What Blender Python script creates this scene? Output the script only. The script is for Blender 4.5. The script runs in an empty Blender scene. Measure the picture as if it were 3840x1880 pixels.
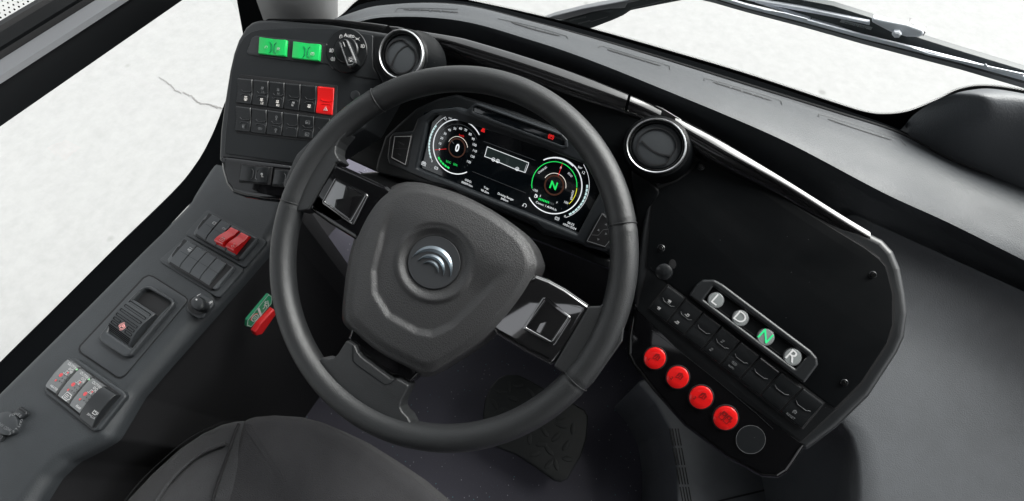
import bpy, bmesh, math, random
from mathutils import Vector, Matrix
from mathutils.geometry import tessellate_polygon
R = math.radians
random.seed(4)
SC = bpy.context.scene
COL = SC.collection

# ------------------------------------------------------------------ camera
CX, CY, FL = 1920.0, 940.0, 16 / 36 * 3840.0
AX = Vector((0.8839670670963325, 0.40307953836928573, -0.23691583024441823))
AY = Vector((0.46741441828543506, -0.7740232295321896, 0.427096947366004))
AZ = Vector((-0.011224317435222675, -0.4882775130858224, -0.8726162344094802))
CAM = Vector((0.16, -0.02, 1.32))
cd = bpy.data.cameras.new('camera'); cd.lens = 16; cd.sensor_width = 36; cd.clip_start = .01; cd.clip_end = 500
cam = bpy.data.objects.new('camera', cd); COL.objects.link(cam)
colx = Vector((AX[0], AY[0], AZ[0])); coly = Vector((AX[1], AY[1], AZ[1])); colz = Vector((AX[2], AY[2], AZ[2]))
m = Matrix.Identity(4)
for i in range(3):
    m[i][0] = colx[i]; m[i][1] = -coly[i]; m[i][2] = -colz[i]; m[i][3] = CAM[i]
cam.matrix_world = m
SC.camera = cam

# ------------------------------------------------------------------ light
SUN_EL, SUN_AZ = 48, 35      # bright overcast: the sun stands ahead of the bus behind thin cloud
w = bpy.data.worlds.new('World'); SC.world = w; w.use_nodes = True
nt = w.node_tree; nt.nodes.clear()
sky = nt.nodes.new('ShaderNodeTexSky'); sky.sky_type = 'NISHITA'; sky.sun_disc = False
sky.sun_elevation = R(SUN_EL); sky.sun_rotation = R(SUN_AZ); sky.dust_density = 4; sky.air_density = 1.0; sky.ozone_density = 1
hs = nt.nodes.new('ShaderNodeHueSaturation'); hs.inputs['Saturation'].default_value = .12
bg = nt.nodes.new('ShaderNodeBackground'); bg.inputs['Strength'].default_value = .15
wo = nt.nodes.new('ShaderNodeOutputWorld')
nt.links.new(sky.outputs[0], hs.inputs['Color']); nt.links.new(hs.outputs[0], bg.inputs[0]); nt.links.new(bg.outputs[0], wo.inputs[0])
sd = bpy.data.lights.new('sun', 'SUN'); sd.energy = 1.5; sd.angle = R(40); sd.color = (1, .985, .96)
so = bpy.data.objects.new('sun', sd); COL.objects.link(so)
az, el = R(SUN_AZ), R(SUN_EL)
so.rotation_euler = Vector((math.sin(az) * math.cos(el), math.cos(az) * math.cos(el), math.sin(el))).to_track_quat('Z', 'Y').to_euler()
SC.view_settings.view_transform = 'Standard'; SC.view_settings.look = 'None'; SC.view_settings.gamma = 1
SC.view_settings.exposure = 1.5
SC.cycles.max_bounces = 8
SC.cycles.transparent_max_bounces = 12
SC.cycles.caustics_reflective = False; SC.cycles.caustics_refractive = False
SC.cycles.sample_clamp_indirect = 4

# ------------------------------------------------------------------ materials
M = {}
def mat(name, col, rough=.5, metal=0, spec=.5, grain=None, bump=.15, coat=0, emit=None, es=1, var=0, sheen=0, kind='noise', vscale=12, ior=None, dust=0):
    a = bpy.data.materials.new(name); a.use_nodes = True; t = a.node_tree
    b = t.nodes['Principled BSDF']; b.inputs['Base Color'].default_value = (*col, 1)
    b.inputs['Roughness'].default_value = rough; b.inputs['Metallic'].default_value = metal
    b.inputs['Specular IOR Level'].default_value = spec
    b.inputs['Coat Weight'].default_value = coat; b.inputs['Coat Roughness'].default_value = .03
    b.inputs['Sheen Weight'].default_value = sheen
    if ior: b.inputs['IOR'].default_value = ior; b.inputs['Coat IOR'].default_value = ior
    tc = t.nodes.new('ShaderNodeTexCoord')
    if dust:      # sparse lint specks and a faint film of dust
        v_ = t.nodes.new('ShaderNodeTexVoronoi'); v_.inputs['Scale'].default_value = dust
        t.links.new(tc.outputs['Object'], v_.inputs['Vector'])
        l_ = t.nodes.new('ShaderNodeMath'); l_.operation = 'LESS_THAN'; l_.inputs[1].default_value = .028
        t.links.new(v_.outputs['Distance'], l_.inputs[0])
        f_ = t.nodes.new('ShaderNodeTexNoise'); f_.inputs['Scale'].default_value = 9; f_.inputs['Detail'].default_value = 6; f_.inputs['Roughness'].default_value = .7
        t.links.new(tc.outputs['Object'], f_.inputs['Vector'])
        r_ = t.nodes.new('ShaderNodeValToRGB'); r_.color_ramp.elements[0].position = .35; r_.color_ramp.elements[0].color = (*[c * .88 for c in col], 1)
        r_.color_ramp.elements[1].position = .7; r_.color_ramp.elements[1].color = (*[c * 1.12 + .001 for c in col], 1)
        x_ = t.nodes.new('ShaderNodeMixRGB'); x_.inputs[2].default_value = (.09, .09, .09, 1)
        t.links.new(f_.outputs['Fac'], r_.inputs[0]); t.links.new(r_.outputs[0], x_.inputs[1]); t.links.new(l_.outputs[0], x_.inputs[0]); t.links.new(x_.outputs[0], b.inputs['Base Color'])
    if grain:
        if kind == 'leather':
            n = t.nodes.new('ShaderNodeTexVoronoi'); n.feature = 'DISTANCE_TO_EDGE'; n.inputs['Scale'].default_value = grain
            mr = t.nodes.new('ShaderNodeMapRange'); mr.inputs['From Max'].default_value = .25
            nn = t.nodes.new('ShaderNodeTexNoise'); nn.inputs['Scale'].default_value = grain * .8; nn.inputs['Detail'].default_value = 2
            ad = t.nodes.new('ShaderNodeMixRGB'); ad.blend_type = 'ADD'; ad.inputs[0].default_value = .25
            sc_ = t.nodes.new('ShaderNodeMixRGB'); sc_.inputs[0].default_value = .004
            t.links.new(tc.outputs['Object'], sc_.inputs[1]); t.links.new(nn.outputs['Color'], sc_.inputs[2])
            t.links.new(tc.outputs['Object'], nn.inputs['Vector']); t.links.new(sc_.outputs[0], n.inputs['Vector'])
            t.links.new(n.outputs['Distance'], mr.inputs['Value'])
            t.links.new(mr.outputs[0], ad.inputs[1]); t.links.new(nn.outputs['Fac'], ad.inputs[2]); out = ad.outputs[0]
        else:
            n = t.nodes.new('ShaderNodeTexNoise'); n.inputs['Scale'].default_value = grain; n.inputs['Detail'].default_value = 3
            t.links.new(tc.outputs['Object'], n.inputs['Vector']); out = n.outputs['Fac']
        bp = t.nodes.new('ShaderNodeBump'); bp.inputs['Strength'].default_value = bump; bp.inputs['Distance'].default_value = .001
        t.links.new(out, bp.inputs['Height']); t.links.new(bp.outputs[0], b.inputs['Normal'])
    if var:
        n2 = t.nodes.new('ShaderNodeTexNoise'); n2.inputs['Scale'].default_value = vscale; n2.inputs['Detail'].default_value = 5; n2.inputs['Roughness'].default_value = .65
        t.links.new(tc.outputs['Object'], n2.inputs['Vector'])
        m2 = t.nodes.new('ShaderNodeMapRange'); m2.inputs['From Min'].default_value = .3; m2.inputs['From Max'].default_value = .7
        m2.inputs['To Min'].default_value = rough - var; m2.inputs['To Max'].default_value = rough + var
        t.links.new(n2.outputs['Fac'], m2.inputs['Value']); t.links.new(m2.outputs[0], b.inputs['Roughness'])
    if emit:
        b.inputs['Emission Color'].default_value = (*emit, 1); b.inputs['Emission Strength'].default_value = es * .30
    M[name] = a; return a
mat('pad', (.036, .040, .0445), .52, grain=620, bump=.45, var=.05, dust=45)
mat('console_plastic', (.025, .0285, .0315), .50, grain=620, bump=.45, var=.05, dust=60)
mat('side_pad', (.046, .050, .055), .54, grain=620, bump=.45, var=.05, dust=45)
mat('pod_pad', (.075, .081, .088), .50, grain=620, bump=.45, var=.05)
mat('leather', (.018, .019, .020), .40, grain=520, bump=.22, kind='leather', var=.05)
mat('hub_leather', (.032, .032, .033), .46, grain=420, bump=.30, kind='leather', var=.05)
mat('panel_grey', (.0095, .011, .0125), .46, spec=.3, grain=1500, bump=.06, var=.05, dust=70)
mat('matte_panel', (.0030, .0036, .0042), .40, spec=.12, grain=1500, bump=.05, var=.05, dust=55)
mat('box_grey', (.075, .080, .088), .55, grain=900, bump=.15, dust=60)
mat('matte_dark', (.0045, .0052, .0060), .45, spec=.25, grain=1500, bump=.05, var=.05, dust=60)
mat('void_black', (.004, .004, .005), .7)
mat('surround', (.014, .0155, .017), .38, grain=1500, bump=.05, var=.04)
mat('cluster_frame', (.018, .021, .024), .42, grain=1200, bump=.1, var=.04)
mat('switch_black', (.0085, .0095, .0105), .32, grain=1500, bump=.04, var=.05)
mat('switch_grey', (.056, .061, .066), .40, grain=1500, bump=.05, var=.04)
mat('plate_grey', (.026, .029, .032), .45, grain=1200, bump=.08, var=.05, dust=70)
mat('piano', (.003, .003, .0035), .05, coat=1, ior=1.95)
mat('piano_trim', (.003, .003, .0035), .06, ior=1.5)
mat('trim_gloss', (.005, .005, .0055), .20, coat=.35, ior=1.65, var=.06, vscale=30)
mat('chrome', (.78, .79, .80), .34, metal=1, var=.05, vscale=60)
mat('satin', (.33, .38, .42), .45, metal=1, var=.08, vscale=90)
mat('screw_metal', (.10, .10, .10), .3, metal=1)
mat('red', (.62, .008, .008), .28, emit=(1, .01, .01), es=.12, coat=.3)
mat('red_guard', (.78, .016, .018), .26, coat=.3)
mat('red_tap', (.45, .01, .012), .35)
mat('green', (.012, .42, .09), .30, emit=(.02, 1, .2), es=.14)
mat('button_grey', (.28, .30, .30), .30, coat=.4)
mat('letter_white', (.85, .85, .85), .4)
mat('white_print', (.50, .50, .50), .5)
mat('grey_print', (.16, .165, .17), .5)
mat('dim_print', (.05, .052, .055), .5)
mat('black_print', (.03, .004, .004), .5)
mat('red_print', (.55, .07, .08), .5)
mat('pink_print', (.80, .35, .33), .5)
mat('green_sign', (.01, .17, .08), .4)
mat('green_print', (.25, .75, .30), .5)
mat('screen_glass', (.004, .006, .008), .10, coat=.5)
mat('lit_white', (.5, .5, .5), .5, emit=(.92, .96, 1), es=.85)
mat('lit_warm', (.5, .5, .5), .5, emit=(1, .93, .82), es=.75)
mat('lit_cyan', (.4, .5, .5), .5, emit=(.68, .95, .95), es=.8)
mat('lit_green', (0, .3, .05), .5, emit=(.02, .85, .14), es=.9)
mat('lit_letter_green', (0, .3, .05), .5, emit=(.05, .85, .35), es=.9)
mat('lit_red', (.3, 0, 0), .5, emit=(1, .02, .02), es=.9)
mat('lit_yellow', (.3, .3, 0), .5, emit=(.85, .80, .05), es=.8)
mat('lit_brown', (.02, .01, .005), .5, emit=(.07, .022, .012), es=.7)
mat('lit_dim', (.02, .02, .02), .5, emit=(.10, .11, .12), es=.6)
mat('lit_bus', (.006, .009, .009), .5, emit=(.008, .016, .015), es=.8)
mat('lit_ink', (.01, .015, .015), .5, emit=(.010, .016, .022), es=.8)
mat('seat_fabric', (.044, .0435, .046), .9, grain=700, bump=.9, sheen=.08, spec=.1, dust=80)
mat('seat_fabric_bolster', (.052, .0525, .055), .9, grain=700, bump=.9, sheen=.08, spec=.1, dust=80)
mat('thread', (.006, .006, .007), .8)
mat('rubber', (.010, .012, .012), .55, grain=300, bump=.2)
mat('rubber_leaf', (.013, .015, .015), .55)
mat('window_bar', (.009, .010, .011), .6, spec=.1, grain=900, bump=.1, var=.05)
mat('seal_and_shade_black', (.0045, .005, .0055), .95, spec=0, grain=300, bump=.2)
mat('vent_grey', (.052, .057, .062), .5, grain=1500, bump=.05)
mat('pale_edge_grey', (.20, .205, .215), .42, metal=.3)
mat('pillar_grey', (.26, .26, .26), .5, grain=500, bump=.2, var=.04)
mat('frit', (.006, .006, .006), .35)
mat('wiper_dark', (.016, .024, .026), .5, grain=300, bump=.2)
mat('wiper_pale', (.72, .75, .80), .4)
mat('wiper_strip', (.75, .78, .84), .35)
mat('lining', (.10, .10, .105), .8)
mat('ceiling_grey', (.13, .13, .13), .8)
mat('floor_grey', (.035, .035, .042), .6)

def glass(name):
    a = bpy.data.materials.new(name); a.use_nodes = True; t = a.node_tree; t.nodes.clear()
    o = t.nodes.new('ShaderNodeOutputMaterial'); mx = t.nodes.new('ShaderNodeMixShader')
    tr = t.nodes.new('ShaderNodeBsdfTransparent'); tr.inputs[0].default_value = (.95, .97, .96, 1)
    gl = t.nodes.new('ShaderNodeBsdfGlossy'); gl.inputs['Roughness'].default_value = 0
    mx.inputs[0].default_value = .04
    t.links.new(tr.outputs[0], mx.inputs[1]); t.links.new(gl.outputs[0], mx.inputs[2]); t.links.new(mx.outputs[0], o.inputs[0])
    M[name] = a
glass('glass')
# floor vinyl with coloured flecks
def floor_mat():
    a = mat('vinyl', (.066, .064, .084), .55, grain=700, bump=.25); t = a.node_tree; b = t.nodes['Principled BSDF']
    tc = t.nodes.new('ShaderNodeTexCoord'); base = (.066, .064, .084, 1); prev = None
    for sc_, th, colr in ((62, .075, (.38, .39, .42, 1)), (48, .058, (.12, .34, .36, 1)), (150, .10, (.13, .13, .16, 1))):
        v = t.nodes.new('ShaderNodeTexVoronoi'); v.inputs['Scale'].default_value = sc_
        t.links.new(tc.outputs['Object'], v.inputs['Vector'])
        lt = t.nodes.new('ShaderNodeMath'); lt.operation = 'LESS_THAN'; lt.inputs[1].default_value = th
        t.links.new(v.outputs['Distance'], lt.inputs[0])
        mx = t.nodes.new('ShaderNodeMixRGB'); mx.inputs[2].default_value = colr
        if prev: t.links.new(prev, mx.inputs[1])
        else: mx.inputs[1].default_value = base
        t.links.new(lt.outputs[0], mx.inputs[0]); prev = mx.outputs[0]
    t.links.new(prev, b.inputs['Base Color'])
floor_mat()
def ground_mat():
    a = mat('concrete', (.62, .62, .61), .85, grain=60, bump=.3); t = a.node_tree; b = t.nodes['Principled BSDF']
    tc = t.nodes.new('ShaderNodeTexCoord')
    n = t.nodes.new('ShaderNodeTexNoise'); n.inputs['Scale'].default_value = 14; n.inputs['Detail'].default_value = 8; n.inputs['Roughness'].default_value = .7
    t.links.new(tc.outputs['Object'], n.inputs['Vector'])
    cr = t.nodes.new('ShaderNodeValToRGB'); cr.color_ramp.elements[0].position = .30; cr.color_ramp.elements[0].color = (.246, .246, .243, 1)
    cr.color_ramp.elements[1].position = .66; cr.color_ramp.elements[1].color = (.284, .284, .280, 1)
    t.links.new(n.outputs['Fac'], cr.inputs[0])
    # small dark pits
    v = t.nodes.new('ShaderNodeTexVoronoi'); v.inputs['Scale'].default_value = 2.2; t.links.new(tc.outputs['Object'], v.inputs['Vector'])
    lt = t.nodes.new('ShaderNodeMapRange'); lt.inputs['From Min'].default_value = .03; lt.inputs['From Max'].default_value = .07
    t.links.new(v.outputs['Distance'], lt.inputs['Value'])
    mx = t.nodes.new('ShaderNodeMixRGB'); mx.inputs[1].default_value = (.19, .19, .185, 1)
    t.links.new(lt.outputs[0], mx.inputs[0]); t.links.new(cr.outputs[0], mx.inputs[2]); t.links.new(mx.outputs[0], b.inputs['Base Color'])
ground_mat()

# ------------------------------------------------------------------ photograph measurements -> places on real planes
CR = {'A': (760, 0, 1.6594), 'B': (1380, 340, 1.801), 'C': (0, 700, 1.069), 'E': (2300, 900, 1.2867), 'F': (2200, 300, 1.576),
      'G': (1000, 600, 1.1464), 'H': (2000, 0, 1.4), 'J': (900, 200, 3.1525), 'K': (2000, 0, 3.1525), 'L': (2800, 0, 2.477),
      'M': (2240, 1100, 1.617), 'N': (0, 1300, 2.174), 'O': (600, 750, 2.8017), 'Q': (760, 1200, 1.5707), 'S': (2900, 700, 1.069),
      'T': (0, 0, .6708), 'U': (1150, 560, 3.7086), 'V': (1850, 1000, 3.3175), 'X': (1350, 80, 5.255), 'Y': (250, 1000, 2.802),
      'Z': (1270, 560, 1.3704), 'W': (2200, 380, 3.1533), 'P': (0, 0, 1.0)}
def px(k, x, y):
    a, b, s = CR[k]; return (a + x / s, b + y / s)
def pxs(k, pts): return [px(k, *p) for p in pts]
def ray(x, y):
    d = Vector((x - CX, y - CY, FL)); d = Vector((AX.dot(d), AY.dot(d), AZ.dot(d))); return d.normalized()
class Plane:
    def __init__(s, o, u, v):
        s.o = Vector(o); s.u = Vector(u).normalized(); s.v = Vector(v).normalized(); s.n = s.u.cross(s.v)
    def at(s, p, h=0):
        d = ray(*p); return CAM + d * (((s.o + s.n * h - CAM).dot(s.n)) / d.dot(s.n))
    def uv(s, p, h=0):
        q = s.at(p, h) - s.o; return (q.dot(s.u), q.dot(s.v))
    def xyz(s, a, b, h=0): return s.o + s.u * a + s.v * b + s.n * h
def UV(a, b):
    a, b = R(a), R(b); w_ = Vector((-math.sin(a), math.cos(a), 0))
    return Vector((math.cos(a), math.sin(a), 0)), Vector((0, 0, math.cos(b))) + w_ * math.sin(b)
def facing(p, dist, a, b): return Plane(CAM + ray(*p) * dist, *UV(a, b))
LP = facing((1050, 400), .78, 19, 58)
CL = facing((1950, 640), .70, 1, 43)
RP = facing((2900, 1000), .68, -17, 56)
WP = Plane((-.0392, .1653, .8591), (1, 0, 0), (0, math.cos(R(26)), math.sin(R(26))))
CP = Plane((0, 0, .62), (1, 0, 0), (0, 1, 0))       # left console top
FLR = Plane((0, 0, .06), (1, 0, 0), (0, 1, 0))      # cab floor
def onz(p, z):
    d = ray(*p); return CAM + d * ((z - CAM.z) / d.z)

# ------------------------------------------------------------------ mesh helpers
class MB:
    def __init__(s): s.v = []; s.f = []
    def add(s, vs, fs):
        k = len(s.v); s.v += [Vector(q) for q in vs]; s.f += [tuple(k + i for i in g) for g in fs]; return s
    def build(s, name, m_, parent=None, label=None, kind=None, smooth=35):
        me = bpy.data.meshes.new(name); o0 = origin(parent)
        me.from_pydata([tuple(q - o0) for q in s.v], [], s.f); me.validate(); me.update()
        bm = bmesh.new(); bm.from_mesh(me); bmesh.ops.recalc_face_normals(bm, faces=bm.faces[:]); bm.to_mesh(me); bm.free()
        for p in me.polygons: p.use_smooth = True
        me.set_sharp_from_angle(angle=R(smooth))
        me.materials.append(M[m_])
        o = bpy.data.objects.new(name, me); COL.objects.link(o)
        if parent: o.parent = parent
        if label: o['label'] = label
        if kind: o['kind'] = kind
        return o
def origin(o):
    v = Vector((0, 0, 0))
    while o: v = v + o.location; o = o.parent
    return v
def thing(name, label, cat, loc, group=None):
    o = bpy.data.objects.new(name, None); COL.objects.link(o); o.location = loc; o.empty_display_size = .02
    o['label'] = label; o['category'] = cat
    if group: o['group'] = group
    return o
def tag(o, label, cat, group=None):
    o['label'] = label; o['category'] = cat
    if group: o['group'] = group
    return o
def rounded(poly, r, n=5):
    """poly: 2-D points; rounds each corner with radius r (number or list)"""
    out = []; N = len(poly)
    for i in range(N):
        p = Vector(poly[i]); a = Vector(poly[i - 1]) - p; b = Vector(poly[(i + 1) % N]) - p
        rr = r[i] if isinstance(r, (list, tuple)) else r
        la, lb = a.length, b.length
        if rr <= 0 or la < 1e-7 or lb < 1e-7: out.append(tuple(p)); continue
        a.normalize(); b.normalize(); ang = math.acos(max(-1, min(1, a.dot(b))))
        if ang > R(172): out.append(tuple(p)); continue
        t = min(rr / math.tan(ang / 2), la * .45, lb * .45)
        p0, p2 = p + a * t, p + b * t
        for k in range(n + 1):
            s = k / n; out.append(tuple(p0 * (1 - s) ** 2 + p * 2 * s * (1 - s) + p2 * s * s))
    return out
def area2(poly):
    return sum(poly[i - 1][0] * poly[i][1] - poly[i][0] * poly[i - 1][1] for i in range(len(poly))) / 2
def inset(poly, d):
    if area2(poly) < 0: poly = poly[::-1]
    out = []; N = len(poly)
    for i in range(N):
        p = Vector(poly[i]); a = (p - Vector(poly[i - 1])); b = (Vector(poly[(i + 1) % N]) - p)
        if a.length < 1e-9: a = b
        if b.length < 1e-9: b = a
        a.normalize(); b.normalize()
        na = Vector((-a.y, a.x)); nb = Vector((-b.y, b.x)); nn = na + nb
        if nn.length < 1e-6: nn = na
        nn.normalize(); c_ = max(.45, nn.dot(na)); out.append(tuple(p + nn * (d / c_)))
    return out
def prism(mb, pl, poly2, h0, h1, bev=0, steps=3, bottom=False):
    """poly2 in plane coordinates, extruded from h0 to h1 along the normal with a rounded upper edge"""
    if area2(poly2) < 0: poly2 = poly2[::-1]
    rings = [(poly2, h0)]
    if bev > 0:
        for k in range(steps + 1):
            a = k / steps * math.pi / 2
            rings.append((inset(poly2, bev * (1 - math.cos(a))), h1 - bev + bev * math.sin(a)))
    else: rings.append((poly2, h1))
    n = len(poly2); vs = []; fs = []
    for q, h in rings: vs += [pl.xyz(x, y, h) for x, y in q]
    for r_ in range(len(rings) - 1):
        for i in range(n):
            j = (i + 1) % n; fs.append((r_ * n + i, r_ * n + j, (r_ + 1) * n + j, (r_ + 1) * n + i))
    k = (len(rings) - 1) * n; top = rings[-1][0]
    for tri in tessellate_polygon([[Vector((x, y, 0)) for x, y in top]]): fs.append(tuple(k + i for i in tri))
    mb.add(vs, fs); return mb
def P2(pl, pts, h=0): return [pl.uv(p, h) for p in pts]
def slab(pl, pts, h0, h1, bev=0, rnd=0, steps=3):
    """pixel outline (measured at height h1) -> prism"""
    q = P2(pl, pts, h1)
    if rnd: q = rounded(q, rnd)
    return prism(MB(), pl, q, h0, h1, bev, steps)
def frame(pl, outer, inner, h0, h1, bev=0, rnd=0, rin=None, hin=None):
    """a slab with a hole; inner wall reaches down to hin"""
    o = P2(pl, outer, h1); i_ = P2(pl, inner, h1)
    if rnd: o = rounded(o, rnd)
    if rin if rin is not None else rnd: i_ = rounded(i_, rin if rin is not None else rnd)
    if area2(o) < 0: o = o[::-1]
    if area2(i_) < 0: i_ = i_[::-1]
    hin = h0 if hin is None else hin
    mb = MB(); st = 3 if bev else 0
    def walls(poly, sgn, hb):
        rr = [(poly, hb)]
        if bev:
            for k in range(st + 1):
                a = k / st * math.pi / 2; rr.append((inset(poly, sgn * bev * (1 - math.cos(a))), h1 - bev + bev * math.sin(a)))
        else: rr.append((poly, h1))
        n = len(poly); vs = []; fs = []
        for q, h in rr: vs += [pl.xyz(x, y, h) for x, y in q]
        for r_ in range(len(rr) - 1):
            for i in range(n): j = (i + 1) % n; fs.append((r_ * n + i, r_ * n + j, (r_ + 1) * n + j, (r_ + 1) * n + i))
        mb.add(vs, fs); return rr[-1][0]
    a = walls(o, 1, h0); b = walls(i_, -1, hin)
    k = len(mb.v); mb.v += [pl.xyz(x, y, h1) for x, y in a + b]
    for tri in tessellate_polygon([[Vector((x, y, 0)) for x, y in a], [Vector((x, y, 0)) for x, y in b]]): mb.f.append(tuple(k + q for q in tri))
    return mb
def ellipse_px(c, rx, ry, n=40, rot=0):
    out = []
    for i in range(n):
        a = 2 * math.pi * i / n; x, y = rx * math.cos(a), ry * math.sin(a)
        out.append((c[0] + x * math.cos(rot) - y * math.sin(rot), c[1] + x * math.sin(rot) + y * math.cos(rot)))
    return out
def lathe(pl, c, rx, ry, prof, n=48, href=0):
    """round body seen as the pixel ellipse c,rx,ry on the plane; prof = [(radius fraction, height)]"""
    q = P2(pl, ellipse_px(c, rx, ry, n), href); cc = (sum(a for a, b in q) / n, sum(b for a, b in q) / n)
    vs = []; fs = []
    for s, h in prof: vs += [pl.xyz(cc[0] + (a - cc[0]) * s, cc[1] + (b - cc[1]) * s, h) for a, b in q]
    for r_ in range(len(prof) - 1):
        for i in range(n): j = (i + 1) % n; fs.append((r_ * n + i, r_ * n + j, (r_ + 1) * n + j, (r_ + 1) * n + i))
    if prof[-1][0] > 0: fs.append(tuple((len(prof) - 1) * n + i for i in range(n)))
    return MB().add(vs, fs)
def ribbon(mb, pl, pts2, wd, h, closed=False, th=.0002):
    """flat raised line along plane points"""
    n = len(pts2); L = []; Rr = []
    for i in range(n):
        a = Vector(pts2[i - 1]) if (i > 0 or closed) else None; b = Vector(pts2[(i + 1) % n]) if (i < n - 1 or closed) else None
        p = Vector(pts2[i]); d = ((p - a).normalized() if a is not None else Vector((0, 0))) + ((b - p).normalized() if b is not None else Vector((0, 0)))
        if d.length < 1e-9: d = Vector((1, 0))
        d.normalize(); nn = Vector((-d.y, d.x))
        c_ = 1
        if a is not None and b is not None: c_ = max(.5, abs(nn.dot(Vector((-(b - p).normalized().y, (b - p).normalized().x)))))
        L.append(p + nn * wd / 2 / c_); Rr.append(p - nn * wd / 2 / c_)
    vs = [pl.xyz(q.x, q.y, h) for q in L] + [pl.xyz(q.x, q.y, h) for q in Rr] + [pl.xyz(q.x, q.y, h - th) for q in L] + [pl.xyz(q.x, q.y, h - th) for q in Rr]
    fs = []
    for i in range(n if closed else n - 1):
        j = (i + 1) % n; fs += [(i, j, n + j, n + i), (2 * n + i, 2 * n + j, j, i), (n + i, n + j, 3 * n + j, 3 * n + i)]
    mb.add(vs, fs); return mb
def line(mb, pl, pts, wd, h, closed=False, th=.0002): return ribbon(mb, pl, P2(pl, pts, h), wd, h, closed, th)
def arc2(c, r, a0, a1, n=40, ry=None):
    ry = r if ry is None else ry
    return [(c[0] + r * math.cos(a0 + (a1 - a0) * i / n), c[1] + ry * math.sin(a0 + (a1 - a0) * i / n)) for i in range(n + 1)]
def tube(path, rad, n=12, closed=False, sq=1.0, up=None):
    vs = []; fs = []; N = len(path); path = [Vector(p) for p in path]
    prev = None
    for i, p in enumerate(path):
        a = path[i - 1] if (i or closed) else p; b = path[(i + 1) % N] if (i < N - 1 or closed) else p
        t = (b - a).normalized()
        if prev is None: nn = (Vector(up) if up else (Vector((0, 0, 1)) if abs(t.z) < .9 else Vector((1, 0, 0))))
        else: nn = prev
        if up: nn = Vector(up)
        nn = (nn - t * nn.dot(t)).normalized(); prev = nn; bb = t.cross(nn)
        r_ = rad[i] if isinstance(rad, (list, tuple)) else rad
        for k in range(n):
            q = 2 * math.pi * k / n; vs.append(p + nn * math.cos(q) * r_ * sq + bb * math.sin(q) * r_)
    for i in range(N if closed else N - 1):
        j = (i + 1) % N
        for k in range(n): l = (k + 1) % n; fs.append((i * n + k, i * n + l, j * n + l, j * n + k))
    if not closed: fs.append(tuple(range(n))); fs.append(tuple((N - 1) * n + k for k in range(n)))
    return MB().add(vs, fs)
def loft(rows, closed_ends=False):
    n = len(rows[0]); vs = []; fs = []
    for r_ in rows: vs += r_
    for i in range(len(rows) - 1):
        for k in range(n - 1): fs.append((i * n + k, i * n + k + 1, (i + 1) * n + k + 1, (i + 1) * n + k))
    return MB().add(vs, fs)
def resample(pts, n, dims=None):
    """Catmull-Rom through pts (tuples of any size), n samples by chord length of the first two coordinates"""
    D = len(pts[0]); d = [0]
    for i in range(1, len(pts)): d.append(d[-1] + math.hypot(pts[i][0] - pts[i - 1][0], pts[i][1] - pts[i - 1][1]))
    out = []
    for k in range(n):
        s = d[-1] * k / (n - 1); i = 0
        while i < len(pts) - 2 and d[i + 1] < s: i += 1
        t = (s - d[i]) / max(1e-9, d[i + 1] - d[i])
        p0 = pts[max(0, i - 1)]; p1 = pts[i]; p2 = pts[i + 1]; p3 = pts[min(len(pts) - 1, i + 2)]
        seg = d[i + 1] - d[i]
        def tan(a, b, da): return [(b[j] - a[j]) / max(1e-9, da) * seg for j in range(D)]
        m1 = tan(p0, p2, d[i + 1] - d[max(0, i - 1)]); m2 = tan(p1, p3, d[min(len(pts) - 1, i + 2)] - d[i])
        h00 = 2 * t ** 3 - 3 * t ** 2 + 1; h10 = t ** 3 - 2 * t ** 2 + t; h01 = -2 * t ** 3 + 3 * t ** 2; h11 = t ** 3 - t ** 2
        out.append(tuple(h00 * p1[j] + h10 * m1[j] + h01 * p2[j] + h11 * m2[j] for j in range(D)))
    return out
def lerp(a, b, t): return tuple(a[i] + (b[i] - a[i]) * t for i in range(len(a)))
def sstep(a, b, x):
    t = max(0, min(1, (x - a) / (b - a))); return t * t * (3 - 2 * t)

# lettering: outline font turned into thin mesh
_gl = {}
def glyphs(s, bold=0):
    k = (s, bold)
    if k in _gl: return _gl[k]
    cu = bpy.data.curves.new('lettering', 'FONT'); cu.body = s; cu.size = 1; cu.align_x = 'CENTER'; cu.align_y = 'CENTER'; cu.resolution_u = 3; cu.offset = bold
    o = bpy.data.objects.new('lettering', cu); COL.objects.link(o)
    dg = bpy.context.evaluated_depsgraph_get(); me = bpy.data.meshes.new_from_object(o.evaluated_get(dg))
    r_ = ([(v.co.x, v.co.y) for v in me.vertices], [tuple(p.vertices) for p in me.polygons])
    bpy.data.objects.remove(o); bpy.data.curves.remove(cu); bpy.data.meshes.remove(me)
    _gl[k] = r_; return r_
def text(mb, pl, s, c2, size, h, rot=0, bold=.0, sx=1):
    v, f = glyphs(s, bold); ca, sa = math.cos(rot), math.sin(rot)
    mb.add([pl.xyz(c2[0] + (x * sx * ca - y * sa) * size, c2[1] + (x * sx * sa + y * ca) * size, h) for x, y in v], f); return mb
def tpx(mb, pl, s, p, size, h, rot=0, bold=.0, sx=1): return text(mb, pl, s, pl.uv(p, h), size, h, rot, bold, sx)

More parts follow.
